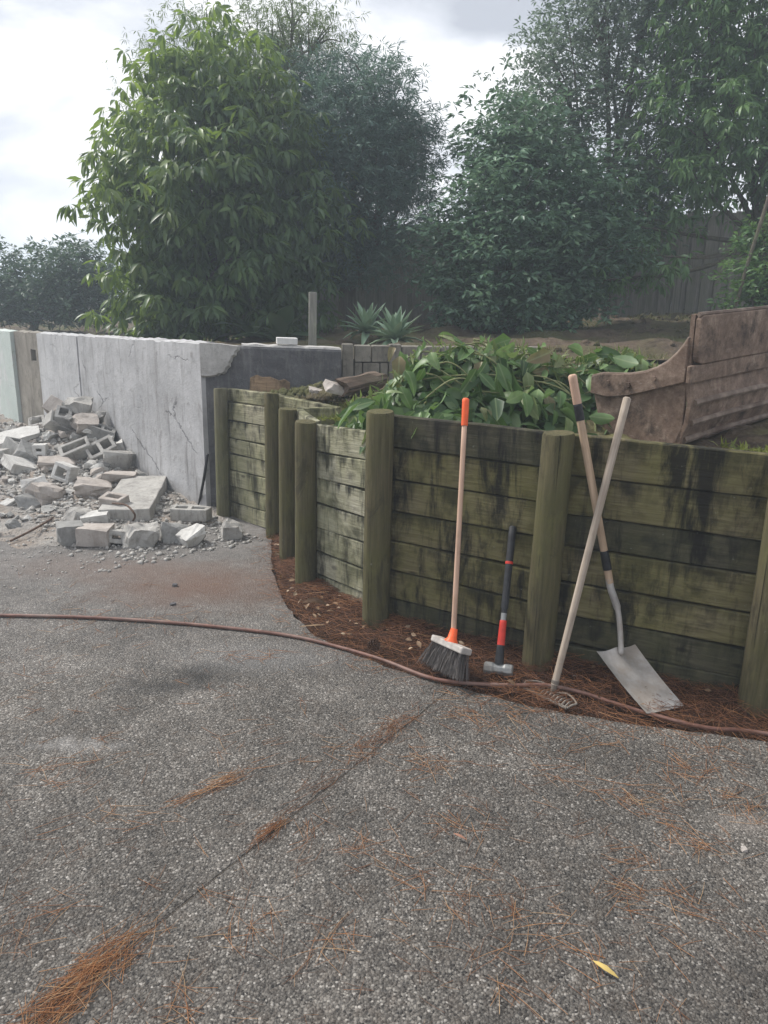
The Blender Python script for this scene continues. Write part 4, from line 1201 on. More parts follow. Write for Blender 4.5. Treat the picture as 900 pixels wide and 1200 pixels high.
# ------------------------------------------------------------------ oddments
m = MB(); m.add([(x, y, z) for y in (-.011, .011) for x, z in ((-.15, -.1), (.15, -.1), (.152, .05), (.11, .075), (.07, .062), (.0, .085), (-.06, .08), (-.1, .095), (-.148, .07))], [list(range(8, -1, -1)), list(range(9, 18))] + [[k, (k + 1) % 9, (k + 1) % 9 + 9, k + 9] for k in range(9)]); o = ob('plywood_offcut', bevel(m.mesh('plywood_offcut', MAT['ply']), .003)); o.location = (-0.882, 5.830, 0.983); o.rotation_euler = (-.2, .05, .12)
tag(o, 'light brown timber offcut standing against the tarred wall', 'timber offcut')
m = MB(); m.box((0, 0, 0), (.16, .09, .05)); o = ob('white_brick', bevel(m.mesh('white_brick', MAT['whiteblock']), .004)); o.location = (-.78, 6.08, 1.322); o.rotation_euler = (0, .02, .2)
tag(o, 'white brick lying on top of the tarred wall', 'brick')
MAT['galv'] = m_timber('grey_timber_stake', (.3, .29, .26), (.17, .165, .145), (.2, .21, .15), .3, .3, .6, 0, True)
m = MB(); m.box((0, 0, .24), (.07, .055, .68)); o = ob('timber_stake', bevel(m.mesh('timber_stake', MAT['galv']), .004)); o.location = ((-0.728, 7.600, 1.176)); o.rotation_euler = (0, .01, .3)
o.location.z = 1.12
tag(o, 'pale square timber stake standing behind the tarred wall', 'stake')
def log():
    t = empty('rotten_log', (-0.247, 5.200, 1.027)); tag(t, 'rotten log end with pale broken face left of the leaf heap', 'log')
    V = []; F = []; n = 12; L = 7
    for k in range(L):
        for i in range(n):
            a = 2 * math.pi * i / n; r = .075 * (1 + .28 * mnoise.noise(Vector((math.cos(a) * 1.5, math.sin(a) * 1.5, k * .5))))
            V.append((math.cos(a) * r, math.sin(a) * r * .8, k * .05 + (.03 * math.cos(a * 2) if k in (0, L - 1) else 0)))
    for k in range(L - 1):
        for i in range(n): F.append((k * n + i, k * n + (i + 1) % n, (k + 1) * n + (i + 1) % n, (k + 1) * n + i))
    b = len(V); V.append((0, 0, .012)); F += [(b, (i + 1) % n, i) for i in range(n)]
    V.append((0, 0, L * .05 - .04)); F += [(b + 1, (L - 1) * n + i, (L - 1) * n + (i + 1) % n) for i in range(n)]
    MAT['bark'] = m_timber('rotten_bark', (.2, .145, .11), (.07, .05, .04), (.08, .07, .05), .3, .5, 1.5, 0, True)
    o = ob('trunk', pyd('trunk', V, F, MAT['bark'])); o.parent = t; o.rotation_euler = (R(80), .1, R(115)); o.location = (-.06, 0, .04)
log()
lump('concrete_chunk', (-0.350, 5.200, 1.047), (.15, .12, .07), (.2, .3, .4), 'block_tan', 'pale grey stone lump leaning on the rotten log', 'stone', 61, .2, 14, .25)
lump('concrete_chunk', (-0.501, 5.600, 0.968), (.12, .1, .06), (.2, .1, .4), 'block_tan', 'small brown stone on the soil below the tarred wall', 'stone', 62, .2, 14, .25)
m = MB(); m.tube([(0, 0, -.012), (0, 0, .004), (0, 0, .006)], [.0165, .0175, .0172], 20, False)
V = m.v; m.add([(math.cos(a) * .0172, math.sin(a) * .0172, .006) for a in np.linspace(0, 2 * math.pi, 20, False)], []); 
m.tube([(0, 0, .0035), (0, 0, .0045)], [.013, .013], 20)
o = ob('bottle_cap', m.mesh('bottle_cap', plain('cap_plastic', (.5, .48, .47), .5))); frame_to(o, Vector((0.885, 3.180, -0.005)), Vector((0.885, 3.180, -0.005)) + Vector((-.1, -1, .25)))
tag(o, 'small round pale bottle cap on the needles by the rake handle', 'bottle cap')

# ------------------------------------------------------------------ foliage
def m_leaf(name, cols, trans, amt=.35, rough=.45, src='attr', spec=.4, big=False):
    t = T(name, rough, spec)
    f = t.attr() if src == 'attr' else t.rnd()
    c = t.ramp(f, [(i / (len(cols) - 1), k) for i, k in enumerate(cols)])
    nrm = None
    if big:
        o = t.obj(); n = t.noise(o, 14, 4)
        c = t.mix(t.math('MULTIPLY', t.ramp(n, [(.45, 0.0), (.7, 1.0)]), .35), c, tuple(a * .6 for a in cols[0]))
        back = t.node('ShaderNodeNewGeometry').outputs['Backfacing']
        c = t.mix(t.math('MULTIPLY', back, .45), c, (.17, .26, .12))
        x = t.math('ABSOLUTE', t.xyz(o)[1])
        c = t.mix(t.math('MULTIPLY', t.ramp(x, [(.0, 1.0), (.006, 0.0)]), .5), c, (.3, .36, .18))
        nrm = t.bump(n, .25, .004)
    return t.leafy(c, t.mix(.5, c, trans), amt, nrm, rough)

def leaf_template(stations, fold=.25, droop=0.0):
    """unit long blade along +x, normal +z; stations are (x, half width); droop bends it down"""
    V = []; F = []
    for x, w in stations:
        z = -droop * x * x
        V += [(x * (1 - .25 * droop * x), -w, z + fold * w), (x * (1 - .25 * droop * x), 0, z), (x * (1 - .25 * droop * x), w, z + fold * w)]
    for i in range(len(stations) - 1):
        a = 3 * i
        F += [(a, a + 3, a + 4, a + 1), (a + 1, a + 4, a + 5, a + 2)]
    return np.array(V, float), np.array(F)
LANCE = leaf_template([(0, .004), (.12, .03), (.4, .12), (.72, .10), (1, .004)], .3, .35)
OVAL = leaf_template([(0, .006), (.14, .10), (.42, .24), (.75, .2), (1, .01)], .3, .3)
SMALL = leaf_template([(0, .02), (.5, .2), (1, .02)], .35, .2)
THIN = leaf_template([(0, .02), (.5, .07), (1, .01)], .3, .25)

def basis(D, twist=None, up=None):
    """(N,3) directions to (N,3,3) with x along D, z as near to up as can be, turned by twist"""
    D = D / np.linalg.norm(D, axis=1, keepdims=True)
    U = np.tile(np.array([0, 0, 1.0]), (len(D), 1)) if up is None else up
    Z = U - D * (U * D).sum(1, keepdims=True)
    Z += 1e-4
    Z /= np.linalg.norm(Z, axis=1, keepdims=True)
    Y = np.cross(Z, D)
    if twist is not None:
        c, s = np.cos(twist)[:, None], np.sin(twist)[:, None]
        Z, Y = Z * c + Y * s, Y * c - Z * s
    return np.stack([D, Y, Z], 2)

def scatter_mesh(name, tpl, pos, B, size, vary, mat, smooth=True):
    V, F = tpl; k = len(V); N = len(pos)
    X = np.einsum('nij,kj->nki', B, V) * size[:, None, None] + pos[:, None, :]
    FF = (F[None] + (np.arange(N) * k)[:, None, None]).reshape(-1, 4)
    return fast(name, X.reshape(-1, 3), FF, mat, smooth, np.repeat(vary, k))

def sph(n):
    v = RNG.normal(size=(n, 3)); return v / np.linalg.norm(v, axis=1, keepdims=True)

def crown_points(lobes, n_clump, per, spread, shell=.3, floor=None, squash=1.0):
    """clump centres near the skin of the lobes, then points round each"""
    L = np.array(lobes, float); w = L[:, 3] ** 2; w /= w.sum()
    li = RNG.choice(len(L), n_clump, p=w)
    d = sph(n_clump); r = 1 - np.abs(RNG.normal(0, shell, n_clump)); r = np.clip(r, .05, 1.08)
    C = L[li, :3] + d * (r * L[li, 3])[:, None] * np.array([1, 1, squash])
    out = d
    P = np.repeat(C, per, 0) + RNG.normal(0, 1, (n_clump * per, 3)) * spread * np.array([1, 1, .8])
    O = np.repeat(out, per, 0)
    tone = np.repeat(RNG.random(n_clump), per)
    if floor is not None:
        k = P[:, 2] > floor + RNG.random(len(P)) * .15; P, O, tone = P[k], O[k], tone[k]
    return C, P, O, tone

def limbs(name, base, lobes, r0, mat, parent, twigs=None, fork=.45, n=9, seed=1):
    rs = random.Random(seed); m = MB(); base = Vector(base)
    cen = Vector(np.mean([l[:3] for l in lobes], 0)); top = Vector((cen.x, cen.y, max(l[2] for l in lobes)))
    split = base.lerp(Vector((cen.x * .5 + base.x * .5, cen.y * .5 + base.y * .5, cen.z)), fork)
    m.tube(smooth_path([base - Vector((0, 0, .1)), base.lerp(split, .5) + Vector((rs.uniform(-.05, .05), rs.uniform(-.05, .05), 0)), split], 5), [r0 * (1.15 - .35 * i / 10) for i in range(11)], n)
    ends = []
    for l in lobes:
        e = Vector(l[:3]); mid = split.lerp(e, .5) + Vector((rs.uniform(-.15, .15), rs.uniform(-.15, .15), -.1 + rs.uniform(0, .1)))
        m.tube(smooth_path([split, mid, e], 5), [r0 * (.6 - .045 * i) for i in range(11)], 6); ends.append((mid, e))
    if twigs is not None:
        for c in twigs:
            c = Vector(c); mid, e = min(ends, key=lambda q: (q[1] - c).length)
            s = mid.lerp(e, rs.uniform(.3, 1)); m.tube(smooth_path([s, s.lerp(c, .5) + Vector((0, 0, rs.uniform(-.02, .1))), c], 3), [.016, .014, .012, .01, .008, .006, .004], 4)
    ob(name, autosmooth(m.mesh(name, mat), 60), parent)

MAT['bark'] = m_timber('tree_bark', (.17, .14, .115), (.07, .058, .048), (.09, .095, .06), .3, .4, 1.5, 0, True)
MAT['bark_pale'] = m_timber('pale_bark', (.36, .33, .28), (.2, .18, .15), (.17, .18, .12), .3, .4, 1.5, 0, True)
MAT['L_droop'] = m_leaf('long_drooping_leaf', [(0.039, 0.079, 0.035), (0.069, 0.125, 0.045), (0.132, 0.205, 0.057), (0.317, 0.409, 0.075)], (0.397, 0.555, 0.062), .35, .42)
MAT['L_droop_obj'] = m_leaf('long_drooping_leaf_front', [(0.061, 0.110, 0.044), (0.094, 0.154, 0.055), (0.154, 0.209, 0.066)], (0.220, 0.297, 0.055), .3, .45, 'rnd')
MAT['L_feather'] = m_leaf('feathery_leaf', [(0.062, 0.097, 0.044), (0.106, 0.150, 0.062), (0.150, 0.202, 0.079)], (0.211, 0.299, 0.070), .4, .6)
MAT['L_dark'] = m_leaf('dark_needle_sprig', [(0.058, 0.112, 0.100), (0.105, 0.181, 0.152), (0.187, 0.281, 0.206)], (0.187, 0.299, 0.184), .25, .6)
MAT['L_laurel'] = m_leaf('laurel_leaf', [(0.054, 0.108, 0.076), (0.100, 0.179, 0.117), (0.179, 0.282, 0.174)], (0.179, 0.297, 0.139), .3, .4)
MAT['L_small'] = m_leaf('small_grey_green_leaf', [(0.078, 0.117, 0.098), (0.127, 0.174, 0.135), (0.208, 0.256, 0.200)], (0.223, 0.308, 0.193), .4, .5)
MAT['L_right'] = m_leaf('right_tree_leaf', [(0.052, 0.106, 0.049), (0.098, 0.187, 0.073), (0.164, 0.270, 0.098)], (0.234, 0.398, 0.098), .35, .45)
MAT['L_bush'] = m_leaf('far_bush_leaf', [(0.032, 0.064, 0.042), (0.061, 0.110, 0.067), (0.100, 0.161, 0.095)], (0.100, 0.180, 0.074), .3, .5)

def whorl_leaves(P, O, tone, per, size, droop=(-.9, .25), fan=1.0):
    """bunches of leaves hanging from each point"""
    N = len(P); az = RNG.random((N, per)) * 2 * np.pi
    el = RNG.uniform(droop[0], droop[1], (N, per))
    D = np.stack([np.cos(az) * np.cos(el) * fan, np.sin(az) * np.cos(el) * fan, np.sin(el)], 2) + .35 * O[:, None, :] * np.array([1, 1, .3])
    D = D.reshape(-1, 3); pos = np.repeat(P, per, 0) + D * .02
    s = RNG.uniform(size[0], size[1], N * per)
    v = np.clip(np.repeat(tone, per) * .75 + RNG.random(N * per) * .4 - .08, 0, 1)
    return pos, basis(D, RNG.normal(0, .5, N * per)), s, v

CROWNS = {}
def tree(name, label, base, lobes, tpl, mat, n_clump, per, spread, leaves, size, r0, droop=(-.9, .4), shell=.3, floor=None, bark='bark', twigs=40, fork=.45, group=None, seed=1, tonefn=None, cat='tree'):
    t = empty(name, base); tag(t, label, cat, group)
    C, P, O, tone = crown_points(lobes, n_clump, per, spread, shell, floor)
    if tonefn is not None: tone = tonefn(P, tone)
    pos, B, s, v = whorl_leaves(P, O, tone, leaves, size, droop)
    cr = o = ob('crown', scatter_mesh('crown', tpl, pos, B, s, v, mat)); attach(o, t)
    nt = min(twigs, len(C))
    limbs('trunk', (0, 0, 0), [(l[0] - base[0], l[1] - base[1], l[2] - base[2], l[3]) for l in lobes], r0, MAT[bark], t, [c - np.array(base) for c in C[:nt]], fork, seed=seed)
    CROWNS[t.name] = cr
    return t, C, P, O

# left tree with long drooping leaves
LT = [(*(-2.766, 9.300, 2.533), .55), (*(-2.523, 9.600, 3.524), .70), (*(-1.948, 9.800, 3.889), .75), (*(-2.139, 9.300, 2.904), .9), (*(-1.489, 9.800, 3.311), .85), (*(-2.685, 9.400, 1.745), .6), (*(-2.012, 9.200, 1.896), .85), (*(-1.289, 9.700, 2.412), .8), (*(-3.071, 9.600, 2.910), .36), (*(-1.420, 9.800, 1.626), .6), (*(-2.484, 9.600, 1.355), .5)]
lt, C, P, O = tree('broadleaf_tree', 'big leafy tree with long drooping bright green leaves behind the concrete wall', (-2.05, 9.75, 1.05), LT, LANCE, MAT['L_droop'], 820, 4, .15, 8, (.12, .2), .1, (-1.25, .1), .28, 1.1, tonefn=lambda P, t: np.clip(t * .55 + .34 * (P[:, 2] - 2.6) / 2.2 - .22 * (P[:, 0] + 2.3), 0, 1))  # leaf colour paler towards the top left, imitating light on the crown
# its nearest leaves, one by one
front = np.argsort((P[:, 1] + .2 * P[:, 0]) + RNG.normal(0, .25, len(P)))[:40]
pos, B, s, v = whorl_leaves(P[front] + np.array([-.03, -.12, .02]), O[front], np.full(len(front), .7), 7, (.15, .23), (-1.15, .05))
LV = []
for k in range(4):
    tv, tf = leaf_template([(0, .004), (.12, .03), (.4, .115 + .01 * k), (.72, .10), (1, .004)], .3, .25 + .12 * k)
    LV.append(fast('leaf', tv, tf, MAT['L_droop_obj'], True))
for i in range(len(pos)):
    o = ob('leaf', LV[i % 4]); M = Matrix(B[i].tolist()).to_4x4() @ Matrix.Scale(float(s[i]), 4); M.translation = Vector(pos[i]); o.matrix_world = M; attach2(o, CROWNS[lt.name])

tree('feathery_tree', 'airy fine leaved tree showing above the drooping leaved tree', (-1.6, 11.2, 1.08), [(*(-3.084, 11.000, 4.294), .5), (*(-2.475, 11.200, 4.703), .62), (*(-1.509, 11.200, 4.771), .75), (*(-0.971, 11.000, 4.792), .45), (*(-1.872, 11.300, 4.238), .8), (*(-1.285, 11.200, 5.019), .4), (*(-3.216, 11.000, 3.943), .35)], THIN, MAT['L_feather'], 330, 9, .15, 9, (.05, .09), .09, (-1.3, .5), .42, twigs=150, fork=.6, seed=2)
tree('dark_evergreen_tree', 'dark bluish evergreen tree with fine foliage in the middle', (-.55, 10.6, 1.12), [(*(-0.367, 10.500, 3.794), .78), (*(0.032, 10.500, 3.510), .5), (*(-0.643, 10.400, 2.937), .9), (*(-0.079, 10.400, 2.697), .62), (*(0.243, 10.500, 3.612), .32), (*(0.216, 10.500, 3.067), .36), (*(-0.397, 10.400, 2.071), .55), (*(-0.775, 10.300, 1.851), .45), (*(-1.072, 10.600, 3.005), .8), (*(-0.216, 10.600, 4.155), .35), (*(-0.923, 10.800, 3.944), .6)], THIN, MAT['L_dark'], 760, 9, .14, 13, (.06, .115), .12, (-.7, .9), .3, 1.75, twigs=160, seed=3)
tree('laurel_tree', 'dense dark laurel like tree in front of the fence right of the gap', (1.55, 9.6, 1.25), [(*(1.261, 9.300, 2.657), .76), (*(0.638, 9.200, 2.135), .4), (*(1.400, 9.200, 2.058), .9), (*(1.955, 9.500, 2.599), .8), (*(1.196, 9.500, 3.222), .36), (*(1.474, 9.600, 3.378), .62), (*(0.872, 9.100, 1.719), .42), (*(1.833, 9.300, 1.739), .6), (*(2.315, 9.400, 2.179), .6), (*(1.408, 9.000, 1.449), .5), (*(2.015, 9.100, 1.411), .4), (*(0.880, 9.000, 1.344), .3), (*(2.674, 9.800, 2.690), .6)], SMALL, MAT['L_laurel'], 760, 7, .13, 7, (.065, .115), .11, (-.7, .6), .3, 1.32, twigs=90, seed=4)
tree('tall_small_leaved_tree', 'tall airy small leaved grey green tree at the top right', (3.0, 11.0, 1.4), [(*(2.054, 10.600, 4.293), .78), (*(2.579, 10.800, 4.876), .85), (*(1.727, 10.500, 3.737), .55), (*(3.075, 10.800, 4.216), 1.0), (*(2.561, 10.600, 3.378), .85), (*(3.523, 10.900, 4.828), .9), (*(2.353, 10.800, 5.607), .8), (*(3.266, 10.800, 5.803), 1.0), (*(3.349, 10.800, 3.220), .7), (*(3.719, 10.700, 3.516), .7), (*(3.042, 10.700, 2.684), .6), (*(1.413, 10.400, 3.422), .32), (*(1.481, 10.500, 3.925), .25)], SMALL, MAT['L_small'], 860, 8, .17, 7, (.045, .085), .07, (-.6, 1.0), .38, 1.9, twigs=200, fork=.5, seed=5)
rt, C5, P5, O5 = tree('overhanging_tree', 'greener drooping tree overhanging the fence at the right edge', (4.9, 10.2, 1.5), [(*(3.897, 9.800, 4.262), .9), (*(3.553, 9.700, 3.616), .75), (*(4.208, 9.600, 3.386), .7), (*(3.971, 9.800, 4.944), .8), (*(4.631, 9.900, 4.125), 1.0), (*(3.106, 9.400, 2.194), .34), (*(2.854, 9.500, 2.524), .42), (*(3.561, 9.700, 3.025), .5), (*(2.491, 9.400, 1.897), .3), (*(5.062, 9.800, 3.020), .8), (*(3.193, 9.900, 5.379), .8)], LANCE, MAT['L_right'], 430, 6, .15, 8, (.09, .16), .07, (-1.1, .3), .34, 1.75, twigs=120, seed=6)
tree('fence_shrub', 'small leaved shrub climbing a slanted pole at the right edge above the bucket', (3.95, 8.6, 1.35), [(*(3.920, 8.500, 2.079), .34), (*(3.809, 8.400, 1.731), .28), (*(4.133, 8.500, 1.694), .4), (*(4.022, 8.600, 2.427), .3)], SMALL, MAT['L_right'], 120, 6, .08, 7, (.05, .09), .03, (-.6, .8), .35, 1.2, twigs=30, seed=7, cat='shrub')
m = MB(); m.tube(smooth_path([(3.576, 8.300, 1.363), (3.617, 8.300, 1.641), (3.679, 8.300, 2.066), (3.784, 8.300, 2.641), (3.849, 8.350, 2.928)], 5), .019, 8)
tag(ob('leaning_pole', autosmooth(m.mesh('leaning_pole', MAT['bark']), 50)), 'pale thin trunk leaning right in front of the fence at the right edge', 'tree trunk')
tree('round_bush', 'dark round bush at the left picture edge beyond the concrete wall', (-8.3, 15.2, 1.0), [(*(-7.159, 15.000, 1.590), .75), (*(-6.814, 15.200, 1.910), .55), (*(-7.775, 15.000, 1.809), .9), (*(-6.866, 14.800, 1.211), .6), (*(-7.516, 14.800, 1.120), .6), (*(-6.390, 14.600, 1.102), .5)], SMALL, MAT['L_bush'], 260, 7, .14, 7, (.07, .13), .07, (-.5, .9), .35, 1.02, twigs=60, seed=8, group='bushes beyond the concrete wall', cat='bush')
tree('round_bush', 'taller dark bush between the left edge bush and the big drooping tree', (-6.6, 14.6, 1.0), [(*(-5.843, 14.600, 1.914), .72), (*(-5.557, 14.600, 1.620), .7), (*(-6.068, 14.400, 1.609), .5), (*(-5.400, 14.800, 2.153), .5), (*(-5.237, 14.500, 1.250), .5), (*(-5.716, 14.300, 1.124), .5)], SMALL, MAT['L_bush'], 280, 7, .14, 7, (.07, .13), .07, (-.5, .9), .35, 1.02, twigs=60, seed=9, group='bushes beyond the concrete wall', cat='bush')

# ---- low plants
MAT['L_agave'] = m_leaf('agave_leaf', [(.12, .19, .13), (.17, .25, .17), (.22, .31, .2)], (.15, .22, .1), .12, .5, 'rnd')
MAT['L_ginger'] = m_leaf('broad_understory_leaf', [(.05, .085, .045), (.07, .11, .055), (.1, .14, .07)], (.08, .14, .04), .25, .4, 'rnd')
def blade_mesh(name, L, W, droop, mat, thick=.0):
    st = [(0, .5 * W), (.12, .75 * W), (.35, W), (.6, .85 * W), (.85, .4 * W), (1, .02 * W)]
    V, F = leaf_template(st, .55, droop); return fast(name, V * np.array([L, L, L]), F, mat, True)
AG = [blade_mesh('leaf', .32, .11, d, MAT['L_agave']) for d in (.05, .2, .4)]
def agave(p, label, n, k):
    t = empty('agave', p); tag(t, label, 'agave', 'agaves in the upper garden')
    for i in range(n):
        az = i * 2.4 + .3; f = i / n; el = R(78) * (1 - f) ** .8 - R(5)
        o = ob('leaf', AG[0 if f < .4 else (1 if f < .75 else 2)], t); o.rotation_euler = (random.uniform(-.2, .2), -el, az); o.scale = (k * random.uniform(.85, 1.1),) * 3; o.location = (0, 0, .07)
agave((-.21, 7.95, 1.24), 'upper left of the two green agaves on the bank behind the block wall', 30, 1.12)
agave((.07, 7.45, 1.2), 'lower right of the two green agaves, nearer the block wall', 34, 1.05)
GI = [fast('leaf', *[(v * np.array([.55, .42, .55]) if i == 0 else v) for i, v in enumerate(leaf_template([(0, .01), (.15, .12), (.45, .27), (.78, .2), (1, .01)], .25, d))], MAT['L_ginger'], True) for d in (.5, .8)]
for (p, lab) in (((-1.165, 8.500, 1.203), 'broad leaved plant in the shade left of the timber stake'), ((-1.494, 8.800, 1.172), 'broad leaved plant deepest under the drooping tree')):
    t = empty('broad_leaved_plant', (p[0], p[1], 1.1)); tag(t, lab, 'plant')
    for i in range(11):
        o = ob('leaf', GI[i % 2], t); o.rotation_euler = (random.uniform(-.3, .3), -random.uniform(.5, 1.35), i * 2.4); o.location = (0, 0, .05); o.scale = (random.uniform(.7, 1.1),) * 3

def tufts(name, label, pts, hgt, mat, per=9, wid=.0045, lean=.5, cat='grass'):
    P = np.array(pts, float); N = len(P) * per
    pos = np.repeat(P, per, 0) + RNG.normal(0, .018, (N, 3)) * np.array([1, 1, 0])
    D = np.stack([RNG.normal(0, lean, N), RNG.normal(0, lean, N), np.ones(N)], 1)
    tp = leaf_template([(0, wid / .1), (.5, wid / .13), (1, .002)], .2, .35)
    me = scatter_mesh(name, tp, pos, basis(D, RNG.random(N) * 6.28, np.tile([.3, .2, .1], (N, 1)) + RNG.normal(0, 1, (N, 3))), RNG.uniform(hgt * .5, hgt, N), RNG.random(N), mat)
    return tag(ob(name, me), label, cat, kind='stuff')
MAT['grass'] = m_leaf('rough_grass', [(.08, .085, .035), (.16, .15, .065), (.26, .22, .12)], (.2, .24, .06), .3, .7)
MAT['moss'] = m_leaf('mossy_weeds', [(.11, .14, .035), (.19, .22, .05), (.28, .29, .08)], (.25, .3, .05), .3, .7)
g = []
while len(g) < 600:
    x, y = RNG.uniform(-.2, 5.5), RNG.uniform(6.7, 11.6)
    if mnoise.noise(Vector((x * 1.3, y * 1.3, 0))) < -.05: continue
    k = min(1, max(0, (y - 6.5) / 5.8)); z = 1.2 + k * (min(1.55, max(1.1, 1.15 + .082 * (x + 1))) - 1.2)
    g.append((x, y, z - .015))
tufts('rough_grass', 'sparse dry grass on the bank below the fence', g, .09, MAT['grass'], 9)
g = [(-.38 + RNG.normal(0, .1), 4.55 + RNG.normal(0, .22), .86) for k in range(90)] + [(-.25 + RNG.normal(0, .12), 5.1 + RNG.normal(0, .3), .92) for k in range(140)]
g = [q for q in g if q[0] > -.42 and q[0] + .86 * q[1] > 3.55]
tufts('mossy_weeds', 'low mossy weeds on the soil behind the short return of the timber wall', g, .05, MAT['moss'], 12, .007, .9, 'weeds')
g = [(1.9 + RNG.normal(0, .14), 3.42 + RNG.normal(0, .13), .985) for k in range(90)]
tufts('yellow_weeds', 'yellow green weeds under the bucket behind the timber wall', g, .07, MAT['moss'], 10, .012, .9, 'weeds')

def clods():
    base = np.array([(1, 0, -.4), (-.5, .87, -.4), (-.5, -.87, -.4), (.2, .1, .6), (-.6, .3, .3)]); bf = np.array([(0, 1, 3), (1, 4, 3), (4, 2, 3), (2, 0, 3), (1, 2, 4), (0, 2, 1)]); V = []; F = []
    for k in range(2600):
        if k < 1400:
            x, y = RNG.uniform(-.3, 5.5), RNG.uniform(6.7, 11.8); q = min(1, max(0, (y - 6.5) / 5.8)); z = 1.2 + q * (min(1.55, max(1.1, 1.15 + .082 * (x + 1))) - 1.2) + .11 * fbm(x, y, 1.9)
        else:
            u = RNG.random(); w = RNG.random(); x = -1.1 + 1.0 * u; y = 5.95 - .0 * u - w * (.1 + .9 * u); z = .9 + .12 * u + .07 * fbm(x, y, 3.2) * .6
        s = (.008 + .05 * RNG.random() ** 3); a = RNG.random() * 6.28; c, sn = math.cos(a), math.sin(a); b = base * s * RNG.uniform(.6, 1.3, 3)
        V.append(np.stack([b[:, 0] * c - b[:, 1] * sn, b[:, 0] * sn + b[:, 1] * c, b[:, 2]], 1) + np.array([x, y, z + s * .2])); F.append(bf + 5 * k)
    tag(ob('soil_clods', fast('soil_clods', np.concatenate(V), np.concatenate(F), MAT['upper'])), 'loose brown clods of earth on the garden banks', 'soil', kind='stuff')
clods()

# ------------------------------------------------------------------ heap of cut branches with big leaves
MAT['L_heap'] = m_leaf('big_cut_leaf', [(.03, .068, .022), (.06, .125, .038), (.09, .17, .05), (.12, .21, .065), (.15, .245, .085), (.2, .29, .12), (.2, .15, .075)], (.17, .3, .05), .28, .45, 'rnd', .4, True)
MAT['L_heap_fill'] = m_leaf('big_cut_leaf_deep', [(0.048, 0.102, 0.034), (0.084, 0.150, 0.054), (0.144, 0.210, 0.096)], (0.168, 0.288, 0.060), .28, .4)
MAT['L_sprig'] = m_leaf('yellow_green_sprig', [(.1, .15, .045), (.17, .22, .075), (.26, .3, .13)], (.22, .3, .06), .3, .5)
MAT['stem'] = plain('green_stem', (.19, .2, .09), .7, 0, .35, 30)
HA = np.array((.22, 4.32)); HB = np.array((1.42, 4.75))
def heap_z(x, y):
    d = HB - HA; L = np.linalg.norm(d); d = d / L; u = (x - HA[0]) * d[0] + (y - HA[1]) * d[1]; w = (x - HA[0]) * -d[1] + (y - HA[1]) * d[0]
    e = max(0, -u, u - L)
    h = .36 + .05 * math.sin(u * 4.2 + .6)
    return .97 + h * math.exp(-(w / .36) ** 2) * math.exp(-(e / .3) ** 2)
